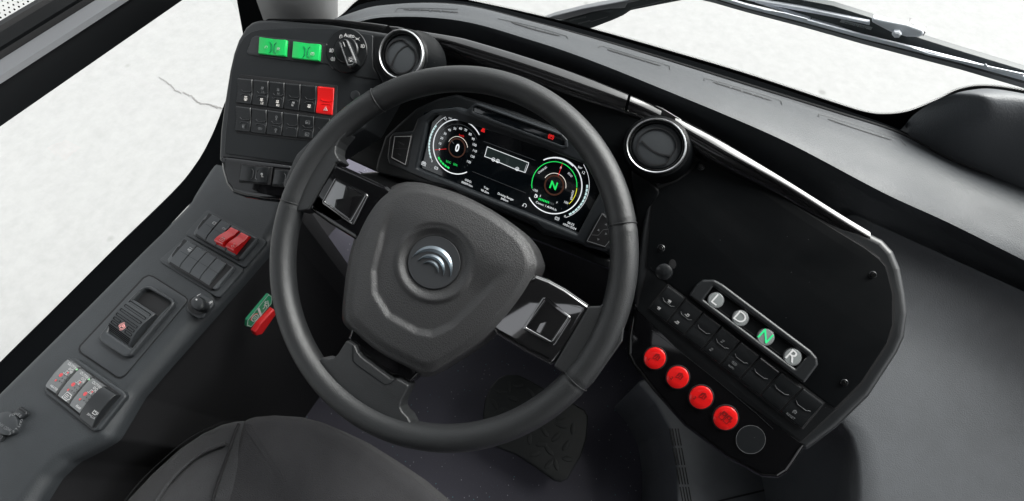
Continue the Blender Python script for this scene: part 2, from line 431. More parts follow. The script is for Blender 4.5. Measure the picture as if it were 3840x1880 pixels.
# pictograms drawn as strokes in a -1..1 box: lists of polylines
def circ(x, y, r, a0=0, a1=360, n=14): return [(x + r * math.cos(R(a0 + (a1 - a0) * i / n)), y + r * math.sin(R(a0 + (a1 - a0) * i / n))) for i in range(n + 1)]
ICON = {
    'lamp': [[(-.7, .9), (.7, .9), (.35, .35), (-.35, .35), (-.7, .9)], [(-.5, .1), (-.95, -.3)], [(-.2, .05), (-.4, -.5)], [(.2, .05), (.4, -.5)], [(.5, .1), (.95, -.3)], [(0, .0), (0, -.6)]],
    'moon': [circ(-.2, -.5, .45, 110, 340), circ(0, -.35, .42, 140, 310), [(-.5, .9), (.5, .9), (.25, .5), (-.25, .5), (-.5, .9)], [(-.4, .35), (-.7, .05)], [(.4, .35), (.7, .05)], [(0, .35), (0, 0)]],
    'wheel': [[(-.6, 1), (.6, 1), (.3, .6), (-.3, .6), (-.6, 1)], circ(0, -.35, .6), circ(0, -.35, .18), [(-.6, .3), (-.8, .1)], [(.6, .3), (.8, .1)], [(0, -.5), (0, -.9)]],
    'fan': [circ(-.3, .45, .3), circ(.3, .45, .3), circ(0, .85, .25), circ(0, .05, .25), [(-.3, -.3), (-.1, -.55), (-.35, -.95)], [(.3, -.3), (.1, -.55), (.35, -.95)]],
    'frame': [[(-.9, .7), (.9, .7), (.9, -.7), (-.9, -.7), (-.9, .7)], [(0, .4), (0, -.1)], [(-.25, .1), (0, -.2), (.25, .1)], [(-.9, -.3), (.9, -.3)]],
    'mirror': [[(-.7, .6), (-.6, .8), (.2, .8), (.2, -.8), (-.6, -.8), (-.7, -.6), (-.7, .6)], [(-.45, .5), (-.45, -.5)], [(-.15, .5), (-.15, -.5)], [(.2, .8), (.8, .9)], [(.2, -.8), (.8, -.9)]],
    'screen': [circ(0, -1.0, 1.5, 50, 130), circ(0, -1.0, .75, 50, 130), [(-.95, .15), (-.5, -.42)], [(.95, .15), (.5, -.42)], [(-.4, .15), (-.15, -.1), (.15, .25), (.4, 0)]],
    'hazard': [[(0, .95), (-.95, -.75), (.95, -.75), (0, .95)], [(0, .35), (-.45, -.45), (.45, -.45), (0, .35)]],
    'restart': [circ(0, 0, .8, -60, 230), [(-.5, -.6), (-.95, -.55), (-.55, -.05)]],
    'crossed': [circ(0, 0, .5), [(-.9, .8), (.9, -.8)], [(-.9, -.7), (.9, .7)], [(-.9, .3), (-.5, .3)], [(.5, .3), (.9, .3)], [(-.4, .75), (.4, .75)]],
    'battery': [[(-.9, .5), (.9, .5), (.9, -.6), (-.9, -.6), (-.9, .5)], [(-.6, .5), (-.6, .8), (-.2, .8), (-.2, .5)], [(.2, .5), (.2, .8), (.6, .8), (.6, .5)], [(-.5, -.05), (0, -.05), (.2, .15), (.5, -.1)]],
    'bulb': [circ(0, .1, .42), [(-.2, -.35), (-.2, -.6), (.2, -.6), (.2, -.35)], [(0, .7), (0, 1)], [(.5, .5), (.75, .75)], [(-.5, .5), (-.75, .75)], [(.6, .05), (.95, .05)], [(-.6, .05), (-.95, .05)], [(.5, -.35), (.75, -.6)], [(-.5, -.35), (-.75, -.6)]],
    'beam': [[(-.1, .7), (-.1, -.7), (.2, -.7)], circ(-.1, 0, .7, -90, 90), [(-.35, .5), (-.95, .5)], [(-.35, .17), (-.95, .17)], [(-.35, -.17), (-.95, -.17)], [(-.35, -.5), (-.95, -.5)]],
    'fog': [[(.1, .7), (.1, -.7)], circ(.1, 0, .7, -90, 90), [(-.15, .45), (-.9, .45)], [(-.15, 0), (-.9, 0)], [(-.15, -.45), (-.9, -.45)], [(-.5, .8), (-.6, .3), (-.4, -.1), (-.6, -.8)]],
    'rearfog': [[(-.1, .7), (-.1, -.7)], circ(-.1, 0, .7, 90, 270), [(.15, .45), (.9, .45)], [(.15, 0), (.9, 0)], [(.15, -.45), (.9, -.45)], [(.5, .8), (.6, .3), (.4, -.1), (.6, -.8)]],
    'side': [circ(-.45, 0, .32, -90, 90), [(-.45, .32), (-.45, -.32)], circ(.45, 0, .32, 90, 270), [(.45, .32), (.45, -.32)], [(-.7, .4), (-1, .6)], [(-.7, -.4), (-1, -.6)], [(.7, .4), (1, .6)], [(.7, -.4), (1, -.6)]],
    'key': [circ(-.1, .45, .4), circ(-.2, .5, .12), [(0, .1), (.1, -.9)], [(.5, -.4), (.6, -.9)]],
    'bus': [[(-.3, .6), (.8, .6), (.8, -.6), (-.3, -.6), (-.3, .6)], [(-.15, .35), (.65, .35), (.65, -.1), (-.15, -.1), (-.15, .35)], [(-.9, .3), (-.5, .3)], [(-.1, -.6), (-.1, -.85)], [(.6, -.6), (.6, -.85)], [(-.15, .2), (.65, .2)], [(-.15, .05), (.65, .05)]],
    'ramp': [[(-.2, .7), (.8, .7), (.8, -.4), (-.2, -.4), (-.2, .7)], [(-.1, .45), (.7, .45)], [(-.1, .2), (.7, .2)], [(-.95, -.5), (.6, -.5)], [(-.9, -.2), (-.5, -.2)]],
    'seatfan': [[(-.2, .8), (.6, .9), (.5, .3), (-.2, .3)], [(-.5, .3), (-.5, .7), (-.2, .8)], circ(-.4, -.5, .25), circ(0, -.5, .25), [(.3, .3), (.3, 0)]],
    'axle': [[(-.9, .3), (-.9, -.3), (-.6, -.45), (.6, -.45), (.9, -.3), (.9, .3), (.6, .45), (-.6, .45), (-.9, .3)], [(-.5, .45), (-.5, -.45)], [(.5, .45), (.5, -.45)], [(-.5, 0), (.5, 0)]],
    'door': [[(-.55, -.8), (-.55, .55), (0, .9), (0, -.45), (-.55, -.8)], [(0, .9), (.6, .5), (.6, -.5), (0, -.45)], [(-.4, -.2), (-.4, .45), (-.1, .62)], [(.15, .55), (.45, .38), (.45, -.15)]],
    'doors': [[(-.85, -.75), (-.85, .75), (-.1, .75), (-.1, -.75), (-.85, -.75)], [(.1, -.75), (.1, .75), (.85, .75), (.85, -.75), (.1, -.75)], [(-.7, .1), (-.7, .6), (-.25, .6), (-.25, .1), (-.7, .1)], [(.25, .1), (.25, .6), (.7, .6), (.7, .1), (.25, .1)], [(-1, .2), (-1.12, 0), (-1, -.2)], [(1, .2), (1.12, 0), (1, -.2)]],
    'brake': [circ(0, 0, .55), circ(0, 0, .85, 125, 235), circ(0, 0, .85, -55, 55)],
    'asr': [circ(-.6, 0, .35, 60, 300), circ(.6, 0, .35, -120, 120), [(-.2, -.5), (.2, .5)], [(-.5, .5), (.7, -.5)], [(-.3, .1), (.3, .1)]],
    'level': [[(-.9, .9), (.9, .9)], circ(-.6, 0, .25), circ(0, 0, .25), circ(.6, 0, .3), [(0, -.35), (0, -.8)], [(.6, -.4), (.6, -.9)]],
    'oil': [circ(0, -.3, .42), [(-.9, -.3), (-.5, -.3)], [(.5, -.3), (.9, -.3)], [(-.5, .5), (-.1, .9), (.4, .6), (.1, .3)], [(0, .1), (0, .4)]],
    'usb': [[(-.7, .6), (.5, .6), (.5, -.7), (-.7, -.7), (-.7, .6)], [(.5, .3), (.9, .3), (.9, -.4), (.5, -.4)], [(-.5, 0), (.3, 0)], [(-.2, 0), (0, .3)], [(-.2, 0), (0, -.3)]],
    'hand': [[(-.9, -.6), (-.5, -.6), (-.5, .1), (-.1, .1), (-.1, -.6), (.2, -.6), (.2, .3)], circ(.4, .65, .25), [(.3, .4), (.8, .1), (.9, .6)], circ(-.3, .65, .22)],
    'bedplug': [[(-.9, .6), (.6, .6), (.6, .2), (.9, .2), (.9, -.3), (.6, -.3), (.6, -.7), (-.9, -.7), (-.9, .6)], [(-.6, .2), (.3, .2)], [(-.6, -.1), (.3, -.1)], [(-.6, -.4), (.3, -.4)]],
    'pump': [[(-.7, -.8), (-.7, .8), (.1, .8), (.1, -.8), (-.7, -.8)], [(-.5, .5), (-.1, .5)], [(-.5, .3), (-.1, .3)], [(.1, .2), (.4, .2), (.4, -.5), (.7, -.5), (.7, .4), (.4, .7)]],
    'belt': [circ(0, .65, .3), [(-.7, -.8), (-.3, .2), (.3, .2), (.7, -.8)], [(-.6, -.5), (.6, .5)], [(-.4, -.8), (.5, -.1)], [(-.2, -.9), (-.1, -.3)], [(.3, -.9), (.2, -.2)]],
    'run': [circ(.1, .8, .18), [(0, .5), (-.1, -.1), (.3, -.4), (.2, -.9)], [(-.1, -.1), (-.5, -.6), (-.8, -.6)], [(0, .45), (.5, .2)], [(0, .45), (-.4, .1)], [(.7, .9), (.7, -.9)]],
}
def icon(mb, pl, name, c2, size, h, wd, rot=0):
    ca, sa = math.cos(rot), math.sin(rot)
    for L_ in ICON[name]:
        q = [(c2[0] + (x * ca - y * sa) * size, c2[1] + (x * sa + y * ca) * size) for x, y in L_]
        ribbon(mb, pl, q, wd, h)
def ipx(mb, pl, name, p, size, h, wd, rot=0): icon(mb, pl, name, pl.uv(p, h), size, h, wd, rot)

def bar(pl, tl, tr, br, bl, prof, inset_=.0, skirt=-.004):
    """body lofted between the left side tl->bl and the right side tr->br; prof = [(t, height)] along its length. Corners measured at h=0"""
    a, b, c_, d = [Vector(pl.uv(p)) for p in (tl, tr, br, bl)]
    e = (b - a).normalized() * inset_
    rows = []
    for t, h in prof:
        l_ = a.lerp(d, t) + e; r_ = b.lerp(c_, t) - e; e1 = (r_ - l_).normalized() * .0006
        rows.append([pl.xyz(l_.x, l_.y, skirt), pl.xyz(l_.x, l_.y, h - .0007), pl.xyz(*(l_ + e1), h), pl.xyz(*(r_ - e1), h), pl.xyz(r_.x, r_.y, h - .0007), pl.xyz(r_.x, r_.y, skirt)])
    mb = loft(rows); n = len(rows) * 6
    k = len(mb.v); mb.f.append(tuple(range(6))); mb.f.append(tuple(range(n - 6, n)))
    return mb
def quad_at(q, s, t):
    """bilinear pixel inside quad tl,tr,br,bl"""
    a = lerp(q[0], q[1], s); b = lerp(q[3], q[2], s); return lerp(a, b, t)
def rot_of(pl, a, b):
    p, q = pl.uv(a), pl.uv(b); return math.atan2(q[1] - p[1], q[0] - p[0])
ROCK = [(0, .0025), (.02, .0042), (.06, .0050), (.40, .0030), (.5, .0026), (.60, .0030), (.94, .0044), (.985, .0036), (1, .002)]
def rocker(parent, pl, q, m_='switch_black', icons=(), top=True, bot=True, line_mat='dim_print', label=None, horiz=False, texts=(), imat='white_print'):
    """rocker switch with its two engraved chevrons; q = pixel corners tl,tr,br,bl"""
    if horiz: qq = [q[1], q[2], q[3], q[0]]
    else: qq = q
    o = bar(pl, qq[0], qq[1], qq[2], qq[3], ROCK).build('rocker_switch', m_, parent, label)
    g = MB(); H = .0040
    for t0, sg in ((.50, 1), (.60, -1)):
        if (sg == 1 and not top) or (sg == -1 and not bot): continue
        pts = [quad_at(qq, .16, t0 - .07 * sg), quad_at(qq, .30, t0), quad_at(qq, .72, t0), quad_at(qq, .86, t0 - .07 * sg)]
        line(g, pl, pts, .0005, H, th=.0012)
    if g.v: g.build('grip_line', line_mat, o)
    rt = rot_of(pl, q[0], q[1])
    by = {}
    for ic in icons:
        nm, s, t, sz, mt = ic; mb = by.setdefault(mt, MB()); ipx(mb, pl, nm, quad_at(q, s, t), sz, .0056, .00042, rt)
    for tx in texts:
        s_, s, t, sz, mt = tx; mb = by.setdefault(mt, MB()); tpx(mb, pl, s_, quad_at(q, s, t), sz, .0056, rt)
    for mt, mb in by.items(): mb.build('symbol', mt, o)
    return o

# ================================================================== SETTING
def structure(o): o['kind'] = 'structure'; return o
def box(mb, x0, x1, y0, y1, z0, z1):
    v = [(x, y, z) for x in (x0, x1) for y in (y0, y1) for z in (z0, z1)]
    mb.add(v, [(0, 1, 3, 2), (4, 6, 7, 5), (0, 4, 5, 1), (2, 3, 7, 6), (0, 2, 6, 4), (1, 5, 7, 3)]); return mb
GZ = -.95
structure(MB().add([(-120, -120, GZ), (120, -120, GZ), (120, 120, GZ), (-120, 120, GZ)], [(0, 1, 2, 3)]).build('ground', 'concrete'))
structure(box(MB(), -.90, 2.0, -3.2, .70, .0, .06).build('floor', 'vinyl'))
# unseen opening added to the ceiling, slanted to mirror sky in the spoke covers
SKY_SLIT = [(.09, -.46), (.09, -.66), (-.62, -1.36), (-.62, -1.14)]
mb = MB(); outer = [(-.95, -3.2), (2.05, -3.2), (2.05, .78), (-.95, .78)]
for z_ in (2.15, 2.22):
    k_ = len(mb.v); mb.v += [Vector((x, y, z_)) for x, y in outer + SKY_SLIT]
    for tri in tessellate_polygon([[Vector((x, y, 0)) for x, y in outer], [Vector((x, y, 0)) for x, y in SKY_SLIT]]): mb.f.append(tuple(k_ + q for q in tri))
for o_, n_ in ((0, 4), (4, 4)):
    for q in range(n_): a_, b_ = o_ + q, o_ + (q + 1) % n_; mb.f.append((a_, b_, 8 + b_, 8 + a_))
structure(mb.build('ceiling', 'ceiling_grey'))
structure(box(MB(), -.95, 2.05, -3.25, -3.2, -.4, 2.15).build('back_wall', 'lining'))
mb = box(MB(), -.78, -.735, -3.2, .42, -.5, .44); box(mb, -.78, -.735, -3.2, .3, 1.48, 2.15); box(mb, -.78, -.735, -3.2, -1.3, .56, 1.75)
structure(mb.build('side_wall', 'lining'))
mb = box(MB(), 2.0, 2.05, -3.2, .70, -.5, .75); box(mb, 2.0, 2.05, -3.2, .7, 1.8, 2.15)
for y in (-2.2, -.9, .55): box(mb, 2.0, 2.05, y, y + .12, .75, 1.8)
structure(mb.build('passenger_side_wall', 'lining'))
structure(box(MB(), -.6, 2.0, .70, .735, -.5, .70).build('front_wall', 'lining'))
# crack in the ground seen through the side window
mb = MB(); gp = Plane((0, 0, GZ), (1, 0, 0), (0, 1, 0))
rr = random.Random(2); pts = [(595, 290), (640, 320), (665, 345), (700, 352), (735, 375), (750, 388), (790, 395), (812, 402), (870, 420), (940, 450)]
pp = []
for p in resample(pts, 60): pp.append((p[0] + rr.uniform(-3, 3), p[1] + rr.uniform(-3, 3)))
q = P2(gp, pp); n = len(q); w_ = [.002 + .005 * min(1, i / 30) * rr.uniform(.2, 1) for i in range(n)]
vs = []; fs = []
for i, (a, b) in enumerate(q): vs += [(a, b - w_[i], GZ + .004), (a, b + w_[i], GZ + .004)]
for i in range(n - 1): fs.append((2 * i, 2 * i + 2, 2 * i + 3, 2 * i + 1))
mat('crack_dirt', (.17, .165, .16), .9)
structure(MB().add(vs, fs).build('ground_crack', 'crack_dirt'))

# ================================================================== DASHBOARD
dash = thing('dashboard', 'long dark grey soft-grained dashboard top below the windscreen with defroster slots', 'dashboard', (0.1, .6, .8))
N = 90
def prow(pts, n=N): return [onz((p[0] / .6708, p[1] / .6708), p[2]) for p in resample(pts, n)]
R0 = [(p[0], p[1] + 4, p[2]) for p in [(850, 44, .80), (905, 8, .80), (1000, -6, .80), (1180, 2, .80), (1342, 38, .80), (1490, 77, .80), (1661, 126, .80), (1874, 189, .80), (2149, 281, .80), (2262, 322, .795), (2400, 392, .79), (2576, 456, .78), (2680, 500, .775)]]
R1 = [(848, 58, .802), (954, 20, .802), (1154, 14, .802), (1342, 58, .802), (1500, 100, .802), (1661, 147, .802), (1874, 213, .802), (2100, 283, .802), (2262, 336, .797), (2400, 408, .79), (2576, 472, .78), (2680, 515, .775)]
R1b = [(p[0], p[1] + 3, p[2] + .004) for p in R1]
R1c = [(p[0] - 2, p[1] + 8, p[2] + .008) for p in R1]
R3a = [(850, 62, .875), (960, 36, .875), (1154, 36, .875), (1342, 80, .875), (1480, 122, .876), (1661, 182, .878), (1878, 262, .876), (2000, 318, .868), (2228, 430, .85), (2385, 500, .825), (2576, 600, .80), (2680, 650, .79)]
R3 = [(850, 70, .888), (960, 44, .888), (1154, 52, .888), (1342, 103, .888), (1480, 150, .888), (1661, 222, .886), (1878, 312, .880), (2000, 368, .872), (2228, 488, .85), (2385, 560, .822), (2576, 655, .79), (2680, 705, .78)]
R3c = [(850, 74, .878), (960, 49, .878), (1154, 64, .878), (1342, 117, .878), (1480, 166, .876), (1661, 242, .870), (1878, 335, .860), (2000, 396, .850), (2228, 522, .818), (2385, 598, .775), (2576, 690, .735), (2680, 742, .72)]
R4 = [(850, 80, .86), (960, 74, .855), (1154, 108, .845), (1342, 158, .835), (1480, 205, .83), (1661, 285, .82), (1878, 400, .81), (2000, 475, .80), (2160, 580, .785), (2259, 626, .745), (2447, 706, .690), (2576, 764, .655), (2680, 810, .64)]
rows = [prow(r) for r in (R0, R1, R1b, R1c)]
a, b, c_, d, e = rows[-1], prow(R3a), prow(R3), prow(R3c), prow(R4)
for k in range(1, 6): rows.append([a[i].lerp(b[i], k / 6) + Vector((0, 0, .012 * math.sin(k / 6 * math.pi))) for i in range(N)])
rows.append(b)
for k in (.33, .66): rows.append([(b[i] * (1 - k) ** 2 + (b[i].lerp(c_[i], .7) + Vector((0, 0, .003))) * 2 * k * (1 - k) + c_[i] * k * k) for i in range(N)])
rows.append(c_); rows.append([(c_[i] + d[i]) / 2 + Vector((0, -.0015, .0015)) for i in range(N)]); rows.append(d); rows.append(e)
rows.append([q + Vector((0, -.01, -.08)) for q in e])
for r_ in rows: r_.append(r_[-1] + Vector((.35, .01, 0))); r_.append(r_[-1] + Vector((.75, .0, -.01)))
loft([[q + Vector((0, .02, -.06)) for q in rows[0]]] + rows[:2]).build('rear_ledge', 'seal_and_shade_black', dash, smooth=60)  # rear edge of the pad, near-black colour for the shade beside the glass
loft(rows[1:]).build('soft_top', 'pad', dash, smooth=60)
# dark seam of the rear edge
tube([p + Vector((0, 0, .001)) for p in prow(R1)], .0022, 6).build('edge_seam', 'void_black', dash)
# defroster slots: sunk channel outline, dark slot and little ribs
import mathutils
def pad_z(p):      # height of the pad surface seen at pixel p (T units): between rows a (R1c) and b (R3a)
    return p
def slot(p0, p1, f0, f1, ribs):
    """p0,p1: pixel ends of the dark slot; f0,f1: ends of the raised channel outline"""
    z = .852
    def P(p): return onz((p[0] / .6708, p[1] / .6708), z)
    A, B = P(p0), P(p1); d_ = (B - A).normalized(); nrm = Vector((0, .35, 1)).normalized(); pl = Plane(A, d_, nrm.cross(d_))
    return pl
bvh = None
def surf(p):
    d_ = ray(p[0] / .6708, p[1] / .6708); r_ = bvh.ray_cast(CAM, d_)
    return r_[0], r_[1]
me = [o for o in dash.children if o.name.startswith('soft_top')][0].data
o0 = origin(dash)
from mathutils.bvhtree import BVHTree
bvh = BVHTree.FromPolygons([v.co + o0 for v in me.vertices], [tuple(p.vertices) for p in me.polygons])
def strip_on(pts, wd, lift, n=14, taper=False):
    rows_ = []; pp_ = [surf(p) for p in resample(pts, n)]
    pp_ = [q for q in pp_ if q[0] is not None]; m_ = MB(); k = len(pp_); vs = []
    for i, (q, nn) in enumerate(pp_):
        t = (pp_[min(k - 1, i + 1)][0] - pp_[max(0, i - 1)][0]).normalized()
        if nn.z < 0: nn = -nn
        s = t.cross(nn).normalized(); w2 = wd / 2
        if taper: w2 *= min(1, .35 + min(i, k - 1 - i) * .65)
        vs += [q + nn * lift - s * w2, q + nn * (lift + .0004), q + nn * lift + s * w2]
    fs = []
    for i in range(k - 1): fs += [(3 * i, 3 * i + 3, 3 * i + 4, 3 * i + 1), (3 * i + 1, 3 * i + 4, 3 * i + 5, 3 * i + 2)]
    return m_.add(vs, fs)
def K2T(x, y): p = px('K', x, y); return (p[0] * .6708, p[1] * .6708)
def H2T(x, y): p = px('H', x, y); return (p[0] * .6708, p[1] * .6708)
def F2T(x, y): p = px('F', x, y); return (p[0] * .6708, p[1] * .6708)
def A2T(x, y): p = px('A', x, y); return (p[0] * .6708, p[1] * .6708)
slots = [([A2T(1250, 62), A2T(1400, 66), A2T(1590, 80)], [A2T(1200, 75), A2T(1215, 55), A2T(1590, 60)]),
         ([K2T(-260, 270), K2T(0, 350), K2T(310, 430)], [K2T(-420, 225), K2T(0, 320), K2T(400, 438), K2T(408, 460)]),
         ([K2T(873, 590), K2T(1180, 683), K2T(1505, 782)], [K2T(765, 565), K2T(785, 545), K2T(1200, 668), K2T(1610, 790), K2T(1612, 825)]),
         ([H2T(942, 433), H2T(1100, 482), H2T(1250, 530)], [H2T(895, 425), H2T(893, 412), H2T(1090, 465), H2T(1295, 530), H2T(1305, 552)]),
         ([H2T(1545, 627), H2T(1700, 680), H2T(1880, 737)], [H2T(1495, 612), H2T(1492, 600), H2T(1700, 662), H2T(1925, 738), H2T(1955, 768)]),
         ([H2T(2220, 850), H2T(2400, 900), H2T(2650, 975)], [H2T(2165, 835), H2T(2152, 812), H2T(2400, 885), H2T(2650, 960)])]
mat('slot_edge', (.013, .014, .015), .6)
for dk, fr in slots:
    s_ = strip_on(dk, .0042, .0006, 16, True).build('defroster_slot', 'void_black', dash)
    strip_on(fr, .0016, .0006, 26).build('channel_edge', 'slot_edge', s_)
    for t in (.12, .3, .49, .68, .86):
        p = lerp(dk[0], dk[-1], t); q = surf(p)
        if q[0] is not None:
            b_ = MB(); v = q[0]; box(b_, v.x - .0009, v.x + .0009, v.y - .0022, v.y + .0022, v.z - .001, v.z + .0010); b_.build('slot_rib', 'pad', s_)
# black body of the dash around the cluster (cowl)
cow = thing('dashboard_cowl', 'black moulded cowl behind the wheel carrying the instrument screen', 'cowl', (0, .42, .74))
T = lambda pts: pxs('T', pts)
slab(CL, T([(905, 215), (960, 150), (1080, 120), (1200, 145), (1342, 185), (1480, 232), (1600, 292), (1680, 320), (1700, 420), (1660, 470), (1640, 560), (1610, 800), (1560, 700), (1536, 680), (1400, 612), (1250, 545), (1120, 490), (940, 432), (870, 400), (830, 330)]), -.05, -.022, .006, .01).build('cowl_shell', 'matte_panel', cow)
# lip under the screen
slab(CL, pxs('B', [(-60, 560), (60, 560), (480, 720), (700, 760), (1000, 880), (1640, 1150), (1640, 1210), (1600, 1200), (960, 940), (560, 790), (-60, 620)]), -.05, -.012, .004, .003).build('lower_lip', 'matte_dark', cow)
# housing bulges round the two vents and ribs beside them
slab(CL, T([(1530, 690), (1610, 800), (1660, 480), (1580, 400), (1600, 560)]), -.05, -.016, .004, .01).build('side_cheek', 'matte_panel', cow)
# black sheet added below the cowl to keep the footwell dark
kn = MB(); a = CL.at(px('T', 900, 430), -.045); b = CL.at(px('T', 1560, 690), -.045)
kn.add([a, b, b + Vector((.05, .12, -.3)), a + Vector((-.05, .12, -.3)), b + Vector((.1, .2, -.75)), a + Vector((-.1, .2, -.75))], [(0, 1, 2, 3), (3, 2, 4, 5)])
kn.build('footwell_dark_sheet', 'void_black', cow)

# ================================================================== PASSENGER SIDE PANEL (right)
sp = thing('side_shelf', 'broad grey grained shelf panel to the right of the control pod', 'panel', (.8, .3, .5))
LA = [(2150, 540, .765), (2195, 640, .755), (2195, 800, .72), (2150, 960, .68), (2118, 1053, .655), (2146, 1097, .645), (2162, 1160, .635), (2166, 1261, .62), (2160, 1330, .61)]
RB = [(2720, 800, .69), (2720, 860, .69), (2720, 930, .685), (2720, 1010, .67), (2720, 1100, .66), (2720, 1160, .65), (2720, 1220, .64), (2720, 1300, .63), (2720, 1380, .62)]
TOPC = [(2259, 622), (2447, 701), (2576, 764)]
pA, pB, pC = [onz((a / .6708, b / .6708), z) for a, b, z in ((2195, 640, .735), (2720, 860, .64), (2166, 1261, .598))]
nS = (pB - pA).cross(pC - pA).normalized(); nS = nS if nS.z > 0 else -nS; uS = (pB - pA).normalized(); SHP = Plane(pA, uS, nS.cross(uS))
n1 = 40
def srow(pts):
    q = resample(pts, n1); return [SHP.at((p[0] / .6708, p[1] / .6708), .055 * (1 - i / 15) ** 2 if i < 15 else 0) for i, p in enumerate(q)]
L_ = srow(LA); Rr = srow(RB); rows = []
for i in range(n1):
    row = [L_[i] + Vector((-.004, 0, -.55)), L_[i] + Vector((-.012, .0, -.035)), L_[i] + Vector((-.009, 0, -.014)), L_[i] + Vector((-.003, 0, -.004))]
    for k in range(0, 13): row.append(L_[i].lerp(Rr[i], .01 + .99 * k / 12) + Vector((0, 0, -.0)))
    row.append(row[-1] + uS * .5); row.append(row[-1] + uS * .05 + Vector((0, 0, -.03))); row.append(row[-1] + Vector((0, 0, -.5)))
    rows.append(row)
rows.append([q + Vector((0, -.015, -.02)) for q in rows[-1]]); rows.append([q + Vector((0, 0, -.5)) for q in rows[-1]])
loft(rows).build('shelf_top', 'side_pad', sp, smooth=60)

# ================================================================== WINDSCREEN, PILLAR, SIDE WINDOW
ws = thing('windscreen', 'curved clear windscreen with a black dotted edge above the dashboard', 'windscreen', (0, .72, .8))
prof = [(-.66, .44), (-.60, .53), (-.55, .58), (-.42, .655), (-.29, .69), (-.126, .71), (.1, .72), (.5, .725), (1.1, .73), (1.95, .73)]
gp_ = resample(prof, 50)
loft([[Vector((x, y, z)) for x, y in gp_] for z in (.70, 1.2, 2.1)]).build('glass_pane', 'glass', ws, smooth=80)
GPL = Plane((0, .722, 0), (1, 0, 0), (0, 0, 1))
def onglass(p):        # pixel (T) -> curved glass surface, 3 mm inside
    d_ = ray(p[0] / .6708, p[1] / .6708); best = None
    for i in range(len(gp_) - 1):
        (x0, y0), (x1, y1) = gp_[i], gp_[i + 1]; nn = Vector((y1 - y0, -(x1 - x0), 0)).normalized()
        t = (Vector((x0, y0, 0)) - CAM).dot(nn) / d_.dot(nn)
        q = CAM + d_ * t
        if t > 0 and x0 - 1e-6 <= q.x <= x1 + 1e-6: return q + nn * .003
    return CAM + d_ * (.72 / d_.y)
FO = [(842, 46), (850, 42), (868, 28), (890, 6), (915, -10), (980, -30), (1100, -18), (1200, 2), (1342, 33), (1490, 70), (1661, 118), (1874, 181), (2149, 271), (2195, 282), (2230, 284), (2265, 281), (2298, 273), (2366, 244), (2406, 224), (2460, 213), (2528, 217), (2640, 238)]
FI = [(842, 75), (855, 66), (880, 40), (905, 22), (940, 8), (1000, 6), (1110, 14), (1210, 26), (1342, 55), (1490, 92), (1661, 142), (1874, 205), (2140, 300), (2190, 325), (2225, 340), (2262, 352), (2300, 340), (2366, 300), (2406, 285), (2460, 260), (2528, 260), (2640, 280)]
def curve_n(pts, n): return resample(pts, n)
n2 = 160; fo = curve_n(FO, n2); fi = curve_n(FI, n2)
mb = MB(); vs = []; fs = []
for i in range(n2): vs += [onglass(fo[i]), onglass(fi[i])]
for i in range(n2 - 1): fs.append((2 * i, 2 * i + 2, 2 * i + 3, 2 * i + 1))
mb.add(vs, fs); mb.build('black_border', 'frit', ws)
dots = MB()
def dot(mb_, c0, r_, ux, uy):
    mb_.add([c0 + ux * (r_ * math.cos(a * math.pi / 3)) + uy * (r_ * math.sin(a * math.pi / 3)) for a in range(6)], [tuple(range(6))])
for row_, off, rad in ((0, .3, .0011), (1, 3.2, .0008), (2, 5.6, .0005)):
    fine = curve_n(FO, 520)
    for i in range(2, 518):
        if (i + row_) % 2: continue
        p0, p1 = fine[i - 1], fine[i + 1]; dx, dy = p1[0] - p0[0], p1[1] - p0[1]; l_ = math.hypot(dx, dy) or 1
        p = (fine[i][0] + dy / l_ * off * .8, fine[i][1] - dx / l_ * off * .8)
        q = onglass(p); dot(dots, q + Vector((0, -.0005, 0)), rad, Vector((1, 0, 0)), Vector((0, 0, 1)))
dots.build('border_dots', 'frit', ws, kind='stuff')

pil = thing('corner_pillar', 'pale grey padded windscreen pillar behind the left switch panel', 'pillar', (-.58, .50, .8))
def prow3(pts, dist): return [CAM + ray(p[0] / .6708, p[1] / .6708) * dist for p in pts]
base = [(612, 90), (652, 72), (668, 66), (700, 64), (735, 62), (775, 60), (815, 58), (846, 56), (850, 62)]
topp = [(592, -20), (622, -12), (640, -12), (665, -12), (705, -14), (755, -16), (800, -18), (842, -20), (850, -18)]
dists = [1.06, .97, .93, .905, .89, .89, .90, .93, .99]
rows = []
B_ = [CAM + ray(p[0] / .6708, p[1] / .6708) * d_ for p, d_ in zip(base, dists)]
Tt = [CAM + ray(p[0] / .6708, p[1] / .6708) * (d_ * .955) for p, d_ in zip(topp, dists)]
for k in (-.8, 0, .5, 1, 4, 8): rows.append([B_[i] + (Tt[i] - B_[i]) * k for i in range(len(B_))])
loft([[r_[i] for i in range(2, 9)] for r_ in rows]).build('pillar_pad', 'pillar_grey', pil, smooth=70)
loft([[r_[i] for i in range(0, 3)] for r_ in rows]).build('pillar_seal', 'seal_and_shade_black', pil, smooth=70)

